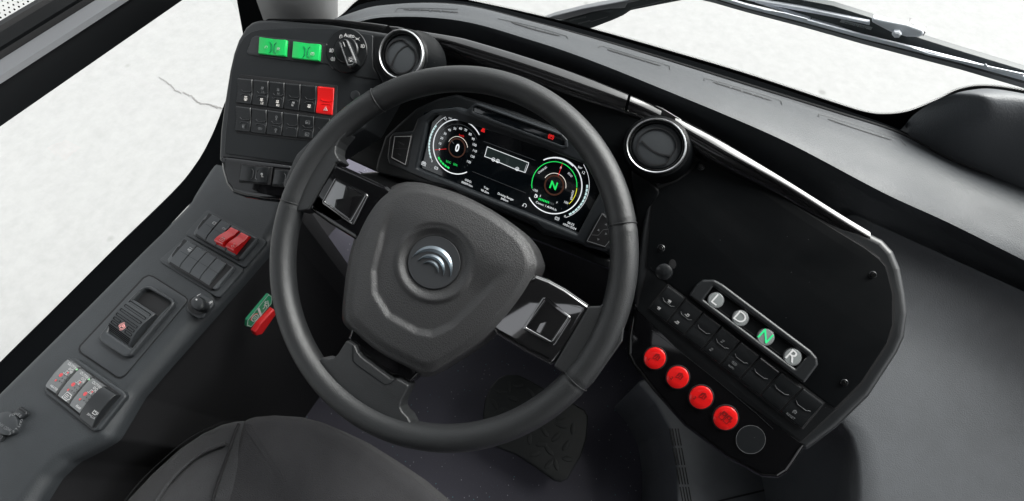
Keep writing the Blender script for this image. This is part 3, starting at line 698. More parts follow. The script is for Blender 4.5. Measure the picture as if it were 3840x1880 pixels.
swn = thing('side_window', 'driver side window with black frame rail and dotted lower edge', 'window', (-.70, .05, .7))
XW = Plane((-.70, 0, 0), (0, -1, 0), (0, 0, 1))   # glass plane facing the cabin (+x)
XW = Plane((-.70, 0, 0), (0, 1, 0), (0, 0, 1))
MB().add([(-.70, -1.2, .42), (-.70, .50, .42), (-.70, .50, 1.75), (-.70, -1.2, 1.75)], [(0, 1, 2, 3)]).build('glass_pane', 'glass', swn)
def onx(p, x):
    d_ = ray(p[0] / .6708, p[1] / .6708); return CAM + d_ * ((x - CAM.x) / d_.x)
z_in = onx((0, 319), -.655).z; z_top = onx((0, 205), -.655).z
rail = MB(); y0, y1 = -1.2, .62
def railsec(pts):  # closed section in (x,z) swept along y
    n = len(pts); vs = [(x, y0, z) for x, z in pts] + [(x, y1, z) for x, z in pts]
    fs = [(i, (i + 1) % n, n + (i + 1) % n, n + i) for i in range(n)] + [tuple(range(n)), tuple(range(n, 2 * n))]
    return MB().add(vs, fs)
railsec([(-.655, z_in), (-.655, z_in + (z_top - z_in) * .62), (-.659, z_top - .003), (-.70, z_top - .003), (-.70, z_in - .004)]).build('rail', 'window_bar', swn)
railsec([(-.656, z_top - .003), (-.658, z_top + .003), (-.678, z_top + .008), (-.682, z_top + .003), (-.682, z_top - .003)]).build('rail_lit_top', 'pale_edge_grey', swn)  # lit upper face of the rail, its brightness put into a paler colour
railsec([(-.682, z_top - .002), (-.684, z_top + .014), (-.696, z_top + .030), (-.706, z_top + .030), (-.706, z_top - .002)]).build('rail_seal', 'void_black', swn)
railsec([(-.684, z_top + .012), (-.683, z_top + .017), (-.692, z_top + .026), (-.694, z_top + .022)]).build('seal_lip', 'window_bar', swn)
# lower gasket / black band between the glass and the console
gl = [(-60, 985), (0, 921), (150, 772), (300, 622), (455, 470), (505, 405), (535, 350), (556, 300), (575, 250)]
gi = [(-60, 1066), (0, 1006), (150, 854), (310, 694), (505, 486), (568, 440), (612, 412), (660, 395), (700, 340)]
n3 = 60; a = resample(gl, n3); b = resample(gi, n3)
A_ = [onx(p, -.695) for p in a]
Bq = [onz((p[0] / .6708, p[1] / .6708), .618) for p in b]
mid = [A_[i].lerp(Bq[i], .5) + Vector((0.012, 0, .006)) for i in range(n3)]
loft([[q + Vector((-.006, 0, .0)) for q in A_], A_, [A_[i].lerp(mid[i], .25) + Vector((.0, 0, .003)) for i in range(n3)], mid, Bq]).build('lower_seal', 'seal_and_shade_black', swn, smooth=60)
dots = MB(); fine = resample(gl, 330)
for row_, off, rad in ((0, .8, .0011), (1, 3.2, .0008), (2, 5.6, .0005)):
    for i in range(330):
        if (i + row_) % 2: continue
        p = (fine[i][0] - off * .7, fine[i][1] - off * .7); q = onx(p, -.697); dot(dots, q, rad, Vector((0, 1, 0)), Vector((0, 0, 1)))
zb = onx((0, 141), -.70)
for k in range(9):
    for i in range(0, 130):
        z_ = z_top + .036 + k * .0045; y_ = -.05 + i * .0065 + (k % 2) * .00325
        dot(dots, Vector((-.698, y_, z_)), .0013 * (1 - k / 10), Vector((0, 1, 0)), Vector((0, 0, 1)))
dots.build('edge_dots', 'frit', swn, kind='stuff')

# rounded pod in the far right corner
pod = MB()
top_e = [(2276, 314), (2300, 288), (2350, 256), (2400, 236), (2440, 227), (2487, 223), (2576, 236), (2680, 262)]
bot_e = [(2276, 316), (2284, 336), (2310, 356), (2348, 378), (2420, 404), (2500, 430), (2576, 458), (2680, 492)]
n4 = 40; te = resample(top_e, n4); be = resample(bot_e, n4)
rows = []
At = [onz((p[0] / .6708, p[1] / .6708), .875) for p in te]; Bt = [onz((p[0] / .6708, p[1] / .6708), .795) for p in be]
for k in range(13):
    s = k / 12; row = []
    for i in range(n4):
        u_ = i / (n4 - 1); bulge = .050 * math.sin(math.pi * min(1, s)) * sstep(0, .3, u_)
        zt = .80 + .085 * sstep(-.05, .4, u_)
        A1 = onz((te[i][0] / .6708, te[i][1] / .6708), min(.885, zt))
        q = A1.lerp(Bt[i], s) + Vector((0, -.25, 1)).normalized() * bulge
        row.append(q)
    rows.append(row)
rows.insert(0, [q + Vector((.10, .03, -.10)) for q in rows[0]]); rows.append([q + Vector((.0, .0, -.05)) for q in rows[-1]])
for r_ in rows: r_.append(r_[-1] + Vector((.16, .02, -.005))); r_.append(r_[-1] + Vector((.03, .02, -.05)))
o = loft(rows).build('corner_pod', 'pod_pad', None, smooth=70)
tag(o, 'rounded black padded hump on the dashboard in the far right corner', 'pod')

# ================================================================== WIPERS AND ARMS outside the glass
def yplane(y): return Plane((0, y, 0), (1, 0, 0), (0, 0, 1))
W1 = yplane(.775)
wp = thing('windscreen_wiper', 'long pale windscreen wiper with hex nut parked outside the glass at upper right', 'wiper', tuple(W1.at(px('L', 1400, 260))))
Lp = lambda pts: pxs('L', pts)
slab(W1, Lp([(-700, -190), (-200, -120), (400, -20), (800, 55), (1150, 165), (1400, 300), (1600, 355), (2000, 480), (2576, 655), (3000, 790), (3000, 900), (2576, 760), (2000, 620), (1500, 465), (1100, 335), (600, 190), (200, 80), (-400, -60), (-900, -190)]), -.012, 0, .001).build('wiper_body', 'wiper_dark', wp)
for o_, i_ in (([(-400, -120), (0, -15), (500, 70), (1140, 205), (1140, 240), (800, 165), (400, 90), (0, 8)], .006),):
    slab(W1, Lp(o_), 0, i_, .002).build('arm_top', 'wiper_strip', wp)
slab(W1, Lp([(1165, 170), (1300, 200), (1500, 240), (1640, 290), (1645, 330), (1600, 352), (1480, 348), (1360, 315), (1250, 260), (1160, 212)]), 0, .010, .003, .004).build('pivot_cover', 'wiper_pale', wp)
lathe(W1, px('L', 1405, 265), 19, 13, [(1, .008), (1, .014), (.9, .0165), (.5, .018)], 6).build('pivot_nut', 'wiper_pale', wp)
slab(W1, Lp([(1505, 218), (1540, 222), (1665, 300), (1640, 340), (1600, 300), (1500, 250)]), -.01, .004, .001).build('pivot_clip', 'screw_metal', wp)
slab(W1, Lp([(880, 185), (1168, 258), (1155, 280), (865, 208)]), 0, .0012).build('maker_label', 'button_grey', wp)
mb = MB(); tpx(mb, W1, 'MADE IN CHINA', px('L', 1010, 235), .0042, .0016, rot_of(W1, px('L', 1160, 270), px('L', 880, 197)) + 0, 0, 1); mb.build('label_print', 'matte_dark', wp)
line(MB(), W1, Lp([(80, 15), (300, 85), (590, 180)]), .0035, .004, th=.003).build('bow_strip', 'wiper_strip', wp)
line(MB(), W1, Lp([(600, 182), (850, 255), (1060, 335)]), .0018, .004, th=.003).build('bow_strip', 'wiper_strip', wp)
W2 = yplane(.765)
bl = wp
line(MB(), W2, Lp([(-900, -170), (-300, -30), (0, 62), (550, 200), (1080, 345), (1530, 455), (2000, 575), (2576, 735), (2900, 830)]), .0045, .004, th=.004).build('blade_spine', 'wiper_strip', bl)
line(MB(), W2, Lp([(-900, -150), (-300, -10), (0, 80), (550, 222), (1080, 365), (1530, 480), (2000, 602), (2576, 765), (2900, 860)]), .003, .003, th=.004).build('blade_rubber', 'rubber', bl)
line(MB(), W2, Lp([(-900, -125), (-300, 12), (0, 98), (550, 242), (1080, 392), (1530, 510), (2000, 632), (2576, 800), (2900, 895)]), .0058, .002, th=.003).build('blade_grey_strip', 'pale_edge_grey', bl)  # plain grey strip along the lower side of the blade
line(MB(), W2, Lp([(145, 95), (350, 130), (560, 185)]), .0022, .006, th=.002).build('bow', 'wiper_pale', bl)
line(MB(), W2, Lp([(1540, 455), (1700, 510), (2210, 620), (2576, 700)]), .0026, .006, th=.002).build('bow', 'wiper_pale', bl)
line(MB(), W2, Lp([(2210, 600), (2240, 640), (2576, 720)]), .0022, .007, th=.002).build('bow', 'wiper_pale', bl)
W3 = yplane(.80)
ar = thing('outside_bracket', 'dark twisted metal bracket outside the windscreen at top centre rising to the right', 'bracket', tuple(W3.at(px('K', 900, 180))))  # unidentified dark arm outside the glass
Kp = lambda pts: pxs('K', pts)
slab(W3, Kp([(200, 300), (370, 235), (700, 145), (950, 105), (1080, 100), (1100, 45), (1300, -40), (1900, -250), (2400, -250), (1810, 0), (1500, 60), (1150, 130), (1060, 190), (950, 240), (720, 328), (500, 400)]), -.02, 0, .003).build('arm_body', 'wiper_dark', ar)
slab(W3, Kp([(120, 230), (230, 190), (600, 100), (1000, 25), (1400, -60), (1250, 10), (1110, 45), (1075, 100), (900, 108), (700, 145), (370, 235)]), -.012, .003, .002).build('arm_edge', 'pale_edge_grey', ar)
g = MB()
for k in range(14):
    line(g, W3, Kp([(430 + k * 14, 235 - k * 3), (438 + k * 14, 250 - k * 3)]), .0008, .0012)
    line(g, W3, Kp([(530 + k * 10, 272 - k * 2.5), (538 + k * 10, 288 - k * 2.5)]), .0008, .0012)
line(g, W3, Kp([(650, 240), (690, 255), (880, 200)]), .0008, .0012); line(g, W3, Kp([(1150, 100), (1370, 55), (1560, 5)]), .0008, .0012)
g.build('arm_marking', 'grey_print', ar, kind='stuff')

exec_parts = []
# ================================================================== DASH TRIM
tr_ = thing('dashboard_trim', 'glossy piano black trim strip sweeping along the dashboard edge over both vents', 'trim', (0, .5, .86))
UP = [(682, 48), (760, 48), (837, 49), (930, 58), (985, 65), (1071, 80), (1120, 88), (1174, 98), (1342, 148), (1460, 187), (1581, 235), (1640, 260), (1706, 292), (1770, 325), (1838, 365), (1987, 457), (2114, 537), (2186, 580)]
LO = [(671, 69), (755, 71), (845, 75), (915, 84), (955, 92), (1058, 118), (1112, 126), (1163, 143), (1325, 196), (1442, 239), (1560, 279), (1610, 300), (1685, 338), (1745, 374), (1810, 412), (1960, 492), (2092, 575), (2178, 627)]
ZZ = [.905, .905, .905, .904, .902, .897, .894, .89, .882, .876, .87, .866, .863, .86, .858, .853, .848, .845]
up = resample([(a[0], a[1], z) for a, z in zip(UP, ZZ)], 460); lo = resample([(a[0], a[1], z - .012) for a, z in zip(LO, ZZ)], 460)
U3 = [onz((p[0] / .6708, p[1] / .6708), p[2]) for p in up]; L3 = [onz((p[0] / .6708, p[1] / .6708), p[2]) for p in lo]
def trimseg(i0, i1, lab=None):
    rows = []; nn = i1 - i0
    for s, lift in ((-.0, -.03), (0, -.004), (.03, .0005), (.08, .0022), (.16, .0036), (.26, .0046), (.36, .0054), (.46, .0061), (.54, .0064), (.58, .0058), (.62, .0046), (.68, .0042), (.80, .0034), (.93, .0004), (1, -.005), (1, -.03)):
        rows.append([U3[i].lerp(L3[i], s) + Vector((0, -.35, .94)) * lift for i in range(i0, i1)])
    m_ = loft(rows); R_ = len(rows)
    m_.f.append(tuple(k * nn for k in range(R_))); m_.f.append(tuple(k * nn + nn - 1 for k in range(R_)))
    return m_.build('trim_segment', 'trim_gloss', tr_, lab, smooth=50)
def idx(x): return min(range(460), key=lambda i: abs(up[i][0] - x))
for a, b in ((680, 978), (1052, 1096), (1098, 1583), (1587, 1666), (1700, 2190)): trimseg(idx(a), idx(b) + 1)
# arched gloss bridges over the vents
for tri in ([(960, 63), (1000, 66), (1052, 78), (1066, 92), (1060, 118), (1052, 106), (1030, 92), (1005, 82), (975, 80), (955, 90), (940, 88), (945, 64)],
            [(1610, 300), (1650, 262), (1668, 270), (1712, 296), (1735, 318), (1742, 370), (1735, 372), (1724, 350), (1712, 335), (1690, 318), (1668, 308), (1640, 302), (1622, 306)]):
    cx_ = sum(p[0] for p in tri) / len(tri); z_ = .885 if cx_ < 1300 else .858
    pl = Plane(onz((cx_ / .6708, 100 / .6708 if cx_ < 1300 else 310 / .6708), z_), *UV(0, 55))
    slab(pl, T(tri), -.012, .002, .003, .001).build('vent_bridge', 'trim_gloss', tr_)

# ================================================================== AIR VENTS
def vent(pl, k, c, rx, ry, label, chord, vane, group):
    c = px(k, *c); s = CR[k][2]; rx /= s; ry /= s
    t = thing('air_vent', label, 'air vent', tuple(pl.at(c)), group)
    lathe(pl, c, rx * 1.14, ry * 1.14, [(1.30, -.045), (1.12, -.025), (1.02, -.010), (.97, -.004), (.9, -.002), (.86, -.004)], 56).build('vent_housing', 'matte_panel', t)
    lathe(pl, c, rx, ry, [(1, -.006), (1, .002), (.99, .0040), (.965, .0052), (.935, .0046), (.915, .0020)] + [(.91, -.004), (.905, -.02)], 64).build('chrome_ring', 'chrome', t)
    lathe(pl, c, rx * .885, ry * .885, [(1, .002), (.97, .0035), (.95, .0015), (.93, -.004), (.90, -.0065), (.86, -.0065)], 56).build('inner_ring', 'piano', t)
    ce = P2(pl, ellipse_px(c, rx * .80, ry * .80, 48), 0)
    o = lathe(pl, c, rx * .825, ry * .825, [(1, -.0062), (.99, -.003), (.96, -.0018), (.80, -.0008), (.4, .0005), (.02, .0008)], 48).build('vane_disc', 'vent_grey', t)
    g = MB(); line(g, pl, pxs(k, chord), .0014, .0014, closed=True, th=.002); line(g, pl, pxs(k, vane), .0018, .0014, th=.002); g.build('vane_gap', 'void_black', o)
    return t
VL = Plane(onz(px('X', 835, 665), .909), *UV(10, 55))
VR = Plane(onz(px('W', 828, 530), .845), *UV(-8, 52))
def rect_chord(k, c, rx, ry, a0, a1, b0, b1):
    pts = [(c[0] + rx * math.cos(R(a0 + (a1 - a0) * i / 12)), c[1] + ry * math.sin(R(a0 + (a1 - a0) * i / 12))) for i in range(13)]
    pts += [(c[0] + rx * math.cos(R(b0 + (b1 - b0) * i / 12)), c[1] + ry * math.sin(R(b0 + (b1 - b0) * i / 12))) for i in range(13)]
    return pts
vent(VL, 'X', (835, 665), 440, 495, 'round chrome-ringed air vent left of the wheel beside the light dial', rect_chord('X', (805, 690), 300, 330, -20, 108, 160, 278), [(935, 468), (830, 530), (740, 620), (670, 740), (630, 830), (615, 878)], 'round air vents')
vent(VR, 'W', (828, 530), 360, 328, 'round chrome-ringed air vent right of the wheel above the flat black panel', rect_chord('W', (830, 540), 238, 218, -145, 0, 60, 178), [(652, 470), (700, 520), (770, 580), (860, 625), (990, 648)], 'round air vents')

# ================================================================== LEFT SWITCH PANEL
pn = thing('switch_console', 'dark left switch panel with green and red rocker switches and light dial', 'switch panel', tuple(LP.o))
Ap = lambda pts: pxs('A', pts)
slab(LP, Ap([(97, 965), (104, 820), (125, 660), (160, 440), (185, 330), (215, 245), (262, 168), (300, 135), (345, 121), (425, 117), (800, 150), (1165, 205), (1200, 420), (1160, 520), (1000, 800), (640, 1030), (560, 1110), (300, 1090), (97, 1000)]), -.07, -.001, .006, .006).build('panel_surround', 'surround', pn)
slab(LP, Ap([(133, 958), (140, 850), (160, 650), (180, 450), (200, 350), (225, 280), (262, 225), (305, 196), (360, 183), (600, 172), (830, 178), (1060, 218), (1056, 350), (1062, 420), (1095, 480), (1118, 530), (1060, 640), (800, 900), (620, 1028), (595, 1022)]), -.01, .0015, .0012, .004).build('face_plate', 'panel_grey', pn)
slab(LP, Ap([(1066, 222), (1140, 225), (1180, 300), (1180, 400), (1200, 520), (1130, 530), (1100, 470), (1066, 410)]), -.01, .001, .001, .003).build('side_plate', 'matte_dark', pn)
slab(LP, Ap([(305, 235), (330, 222), (600, 248), (770, 270), (800, 330), (840, 430), (810, 432), (780, 398), (520, 375), (285, 340), (272, 325)]), .0015, .0028, .0012, .003).build('switch_plinth', 'surround', pn)
slab(LP, Ap([(940, 465), (1040, 480), (1095, 490), (1095, 497), (1030, 492), (945, 478)]), .0012, .0022, .0005).build('step_line', 'matte_dark', pn)
for q, ic in (([(360, 238), (533, 258), (527, 356), (354, 338)], (('restart', .22, .52, .0022, 'white_print'), ('crossed', .66, .55, .0026, 'white_print'))),
              ([(570, 265), (742, 284), (735, 384), (562, 365)], (('battery', .68, .58, .0026, 'white_print'),))):
    slab(LP, Ap([(q[0][0] - 8, q[0][1] - 8), (q[1][0] + 8, q[1][1] - 6), (q[2][0] + 8, q[2][1] + 9), (q[3][0] - 8, q[3][1] + 8)]), .002, .0031, .0006, .001).build('switch_bezel', 'void_black', pn)
    rocker(pn, Plane(LP.o + LP.n * .0026, LP.u, LP.v), Ap(q), 'green', ic, line_mat='green_sign', label='green rocker switch', horiz=True)
# bezel field of the twelve rockers
slab(LP, Ap([(235, 462), (840, 532), (832, 720), (815, 735), (800, 880), (690, 884), (205, 828), (213, 665), (222, 480)]), .001, .0022, .0008, .003).build('switch_bezel', 'void_black', pn)
top_ic = [(('wheel', .5, .78, .0032, 'lit_warm'),), (('lamp', .5, .30, .0024, 'grey_print'), ('lamp', .5, .76, .0026, 'lit_warm')), (('lamp', .5, .30, .0024, 'grey_print'), ('lamp', .5, .76, .0026, 'lit_warm')), (('moon', .5, .76, .0032, 'white_print'),), (('lamp', .5, .78, .0030, 'lit_warm'),), (('hazard', .5, .78, .0032, 'white_print'),)]
top_tx = [(), (('L1', .55, .43, .0042, 'grey_print'), ('L2', .55, .88, .0046, 'lit_warm')), (('R1', .55, .43, .0042, 'grey_print'), ('R2', .55, .88, .0046, 'lit_warm')), (), (), ()]
bot_ic = [(('mirror', .45, .78, .0028, 'grey_print'),), (('screen', .5, .80, .0034, 'grey_print'),), (('fan', .5, .27, .0032, 'grey_print'), ('fan', .5, .80, .0032, 'grey_print')), (), (('frame', .5, .28, .0032, 'grey_print'), ('frame', .5, .80, .0032, 'grey_print')), ()]
for i in range(6):
    for (TL0, TL1, BL0, BL1), ics, txs in ((((228, 490), (724, 541), (219, 642), (712, 708)), top_ic, top_tx), (((219, 662), (709, 730), (212, 816), (699, 872)), bot_ic, [()] * 6)):
        s0, s1 = i / 5, (i + .93) / 5
        if ics is top_ic and i == 5: s1 = (i + 1.02) / 5
        q = [lerp(TL0, TL1, s0), lerp(TL0, TL1, s1), lerp(BL0, BL1, s1), lerp(BL0, BL1, s0)]
        red_ = ics is top_ic and i == 5
        rocker(pn, LP, Ap(q), 'red' if red_ else 'switch_black', ics[i], texts=txs[i], label='red hazard rocker switch' if red_ else None, line_mat='red_guard' if red_ else 'dim_print')
lathe(LP, px('A', 953, 597), 18, 18, [(1, .0015), (1, .0022), (.93, .0028), (.5, .0034), (.05, .0036)], 28).build('blank_cap', 'surround', pn)
# light dial
dial = lathe(LP, px('A', 904, 322), 76, 83, [(1, .001), (1, .0035), (.975, .0045), (.63, .0045), (.615, .0036), (.60, .0045), (.58, .0062), (.55, .0070), (.05, .0072)], 64).build('light_dial', 'switch_black', pn)
slab(LP, Ap([(845, 262), (858, 246), (890, 240), (905, 250), (955, 370), (958, 395), (925, 425), (898, 415)]), .006, .019, .003, .002).build('dial_grip', 'switch_black', dial)
line(MB(), LP, Ap([(850, 262), (902, 405), (930, 402), (948, 380), (893, 248), (880, 246)]), .0011, .0200, th=.004).build('grip_edge', 'chrome', dial)
g = MB()
tpx(g, LP, '0', px('A', 860, 232), .0095, .0056, 0); tpx(g, LP, 'Auto', px('A', 912, 223), .0078, .0056, 0, .015)
for nm, p in (('side', (962, 243)), ('beam', (998, 288)), ('fog', (802, 315)), ('rearfog', (810, 368))): ipx(g, LP, nm, px('A', *p), .0036, .0056, .0007)
g.build('dial_marking', 'white_print', dial)
g = MB(); ipx(g, LP, 'bulb', px('A', 922, 372), .0042, .0204, .0007); line(g, LP, Ap([(875, 262), (885, 290)]), .001, .0200); g.build('dial_symbol', 'white_print', dial)
# piano black lower trim with two rockers
LT = Plane(LP.o + LP.n * .0, *UV(19, 62))
slab(LP, pxs('T', [(550, 389), (580, 392), (752, 414), (740, 470), (726, 512), (660, 505), (610, 497), (580, 487), (563, 465), (552, 425)]), -.06, .004, .010, .004, 5).build('lower_trim', 'piano_trim', pn)
for q, ic in (([(250, 1030), (423, 1048), (410, 1143), (236, 1125)], (('key', .72, .5, .0034, 'white_print'),)), ([(458, 1058), (615, 1078), (595, 1165), (442, 1148)], ())):
    fr = [(q[0][0] - 12, q[0][1] - 10), (q[1][0] + 10, q[1][1] - 8), (q[2][0] + 10, q[2][1] + 10), (q[3][0] - 12, q[3][1] + 12)]
    PLN = Plane(LP.o + LP.n * .0042, LP.u, LP.v)
    slab(PLN, Ap(fr), -.001, .0015, .0006, .0015).build('switch_bezel', 'void_black', pn)
    rocker(pn, PLN, Ap(q), 'switch_black', ic, horiz=True)

# ================================================================== INSTRUMENT CLUSTER
cl = thing('instrument_cluster', 'wide digital instrument screen with two round gauges in a dark frame', 'instrument cluster', tuple(CL.o))
Bp = lambda pts: pxs('B', pts)
slab(CL, Bp([(45, 530), (60, 460), (110, 310), (200, 225), (320, 120), (470, 50), (590, 25), (735, 68), (1000, 150), (1350, 290), (1520, 420), (1640, 560), (1720, 700), (1720, 1040), (1640, 1130), (1600, 1100), (1430, 1040), (1170, 975), (1110, 920), (540, 672), (470, 660), (60, 560)]), -.05, -.006, .006, .008).build('hood', 'panel_grey', cl)
WIN = [(328, 527), (398, 215), (450, 165), (555, 143), (1500, 512), (1592, 640), (1415, 970)]
frame(CL, Bp([(125, 450), (140, 320), (165, 285), (300, 272), (330, 190), (430, 130), (600, 112), (660, 128), (740, 84), (1345, 300), (1520, 470), (1640, 640), (1690, 800), (1660, 1060), (1600, 1090), (1470, 1060), (1420, 1025), (1180, 945), (1130, 895), (540, 655), (490, 640), (430, 628), (140, 500)]), Bp(WIN), -.01, .010, .004, .006, .002, hin=.0).build('frame', 'cluster_frame', cl)
slab(CL, Bp([(300, 560), (380, 150), (560, 110), (1520, 490), (1640, 650), (1430, 1010)]), -.004, .0, 0).build('screen', 'screen_glass', cl)
ws_ = slab(CL, Bp([(700, 140), (705, 110), (735, 98), (1300, 300), (1332, 335), (1335, 375), (1315, 378), (712, 152)]), .009, .0122, .0008, .002).build('warning_strip', 'screen_glass', cl)
frame(CL, Bp([(692, 150), (696, 102), (730, 86), (1310, 294), (1344, 332), (1348, 384), (1315, 392), (706, 166)]), Bp([(706, 140), (710, 112), (737, 102), (1298, 305), (1326, 338), (1328, 370), (1312, 373), (718, 150)]), .009, .0145, .001, .002).build('strip_rim', 'cluster_frame', ws_)
pd = slab(CL, Bp([(160, 300), (298, 295), (262, 520), (148, 462)]), .008, .0125, .001, .003).build('menu_pad', 'void_black', cl)
line(MB(), CL, Bp([(180, 311), (291, 309), (252, 500), (160, 452)]), .0012, .0135, True).build('pad_outline', 'white_print', pd)
g = MB(); tpx(g, CL, 'menu', px('B', 225, 355), .0052, .0135, -.05); tpx(g, CL, 'set', px('B', 212, 430), .0052, .0135, -.05); line(g, CL, Bp([(168, 390), (268, 395)]), .0003, .0135); g.build('pad_lettering', 'dim_print', pd)
pd = slab(CL, Bp([(1578, 822), (1665, 890), (1690, 960), (1605, 1068), (1468, 1026)]), .008, .0125, .001, .003).build('arrow_pad', 'void_black', cl)
line(MB(), CL, Bp([(1580, 834), (1660, 900), (1680, 958), (1600, 1054), (1480, 1016)]), .0010, .0135, True).build('pad_outline', 'grey_print', pd)
g = MB()
for cxy, r_ in (((1608, 905), 90), ((1557, 943), 90), ((1607, 968), 0), ((1555, 1005), -90)):
    c2 = CL.uv(px('B', *cxy), .0135); g.add([CL.xyz(c2[0] + .0022 * math.cos(R(a)), c2[1] + .0022 * math.sin(R(a)), .0135) for a in (r_, r_ + 120, r_ + 240)], [(0, 1, 2)])
line(g, CL, Bp([(1510, 975), (1555, 978), (1590, 940), (1640, 935)]), .0004, .0135)
g.build('pad_arrow', 'grey_print', pd)
# screen graphics --------------------------------------------------
H0 = .0006; kk = CL.uv(px('B', 700, 385)); k0 = CL.uv(px('B', 600, 385)); S_ = math.hypot(kk[0] - k0[0], kk[1] - k0[1]) / 100
def C2(p): return CL.uv(px('B', *p), H0)
def polar(c, p): q = C2(p); return math.atan2(q[1] - c[1], q[0] - c[0]), math.hypot(q[0] - c[0], q[1] - c[1])
gfx = {}
def G(m_): return gfx.setdefault(m_, MB())
def garc(m_, c, p0, p1, wd, ccw=True, n=60, h=H0, taper=False):
    a0, r0 = polar(c, p0); a1, r1 = polar(c, p1)
    if ccw and a1 < a0: a1 += 2 * math.pi
    if not ccw and a1 > a0: a1 -= 2 * math.pi
    pts = [(c[0] + (r0 + (r1 - r0) * i / n) * math.cos(a0 + (a1 - a0) * i / n), c[1] + (r0 + (r1 - r0) * i / n) * math.sin(a0 + (a1 - a0) * i / n)) for i in range(n + 1)]
    ribbon(G(m_), CL, pts, wd, h)
def seg(m_, c, p0, p1, wd, ccw, n, fill=.8):
    a0, r0 = polar(c, p0); a1, r1 = polar(c, p1)
    if ccw and a1 < a0: a1 += 2 * math.pi
    if not ccw and a1 > a0: a1 -= 2 * math.pi
    for i in range(n):
        A0 = a0 + (a1 - a0) * i / n; A1 = a0 + (a1 - a0) * (i + fill) / n; rr_ = r0 + (r1 - r0) * (i + .5) / n
        ribbon(G(m_), CL, arc2(c, rr_, A0, A1, 3), wd, H0)
c1 = C2((600, 388)); c2_ = C2((1257, 640))
garc('lit_white', c1, (752, 300), (668, 550), .0016)
garc('lit_white', c1, (525, 178), (430, 468), .0006)
seg('lit_cyan', c1, (462, 236), (426, 460), .0026, True, 11)
garc('lit_dim', c1, (735, 330), (500, 480), .0004)
for i in range(27):
    a = R(-48 + i * 265 / 26); L0 = .0305; ribbon(G('lit_dim'), CL, [(c1[0] + L0 * math.cos(a), c1[1] + L0 * math.sin(a)), (c1[0] + (L0 + .0025) * math.cos(a), c1[1] + (L0 + .0025) * math.sin(a))], .0004, H0)
garc('lit_brown', c1, (655, 388), (655, 386), .0020, False); garc('lit_warm', c1, (672, 385), (545, 345), .0007)
for s_, p in (('0', (482, 398)), ('10', (485, 358)), ('20', (498, 322)), ('30', (520, 292)), ('40', (550, 267)), ('50', (586, 258)), ('60', (625, 257)), ('70', (659, 268)), ('80', (690, 296)), ('90', (710, 328)), ('100', (718, 367)), ('110', (720, 408)), ('120', (705, 446)), ('130', (680, 482))):
    text(G('lit_white'), CL, s_, C2(p), .0052, H0, 0, .004)
text(G('lit_red'), CL, 'km/h', C2((632, 305)), .0045, H0)
text(G('lit_white'), CL, '0', C2((603, 390)), .0165, H0 + .0002, 0, .03, .8)
ribbon(G('lit_red'), CL, [C2((452, 401)), C2((530, 394))], .0006, H0 + .0003)
ribbon(G('lit_dim'), CL, [C2((562, 338)), C2((582, 360))], .0010, H0 + .0003)
seg('lit_green', c1, (475, 450), (553, 526), .0028, True, 5)
text(G('lit_green'), CL, 'SOC   50%', C2((565, 492)), .0048, H0)
text(G('lit_white'), CL, '12', C2((522, 192)), .0052, H0); text(G('lit_white'), CL, 'bar', C2((557, 184)), .0050, H0); text(G('lit_white'), CL, '0', C2((432, 478)), .0050, H0)
icon(G('lit_white'), CL, 'battery', C2((376, 495)), .0042, H0, .0005); text(G('lit_white'), CL, '27V', C2((376, 496)), .0040, H0)
text(G('grey_print'), CL, '4 C', C2((425, 521)), .0040, H0); icon(G('lit_white'), CL, 'brake', C2((460, 524)), .0038, H0, .0004); text(G('lit_white'), CL, '1', C2((460, 524)), .0036, H0)
# bus outline in the middle
bus = [(806, 380), (1085, 488), (1083, 500), (1062, 554), (1022, 541), (996, 532), (890, 487), (862, 478), (835, 462), (788, 445)]
ribbon(G('lit_white'), CL, [C2(p) for p in bus], .0009, H0 + .0002, True)
G('lit_bus').add([CL.at(px('B', *p), H0) for p in bus], [tuple(range(len(bus)))])
for p in ((847, 466), (877, 476), (1008, 530)):
    ribbon(G('lit_white'), CL, arc2(C2(p), .0026, 0, 2 * math.pi, 16), .0007, H0 + .0004); ribbon(G('lit_white'), CL, arc2(C2(p), .0009, 0, 2 * math.pi, 10), .0006, H0 + .0004)
ribbon(G('lit_dim'), CL, [C2((940, 455)), C2((932, 500))], .0006, H0 + .0003); ribbon(G('lit_dim'), CL, [C2((950, 458)), C2((942, 502))], .0006, H0 + .0003)
ribbon(G('lit_white'), CL, [C2((1072, 498)), C2((1056, 548))], .0004, H0 + .0003)
for p0, p1 in (((780, 343), (1130, 472)), ((705, 547), (1065, 692))): ribbon(G('lit_dim'), CL, [C2(p0), C2(p1)], .0004, H0)
for s_, p in (('ODO:', (677, 611)), ('000091km', (669, 633)), ('Trip:', (799, 660)), ('90.3km', (790, 683)), ('Driving Range:', (930, 717)), ('246km', (922, 738)), ('Conso: 1.4kWh/h', (1203, 781)), ('06:23', (1370, 900)), ('19/01/2024', (1360, 919))):
    text(G('lit_white'), CL, s_, C2(p), .0048, H0, 0, .004)
icon(G('lit_white'), CL, 'restart', C2((1058, 776)), .0034, H0, .0007)
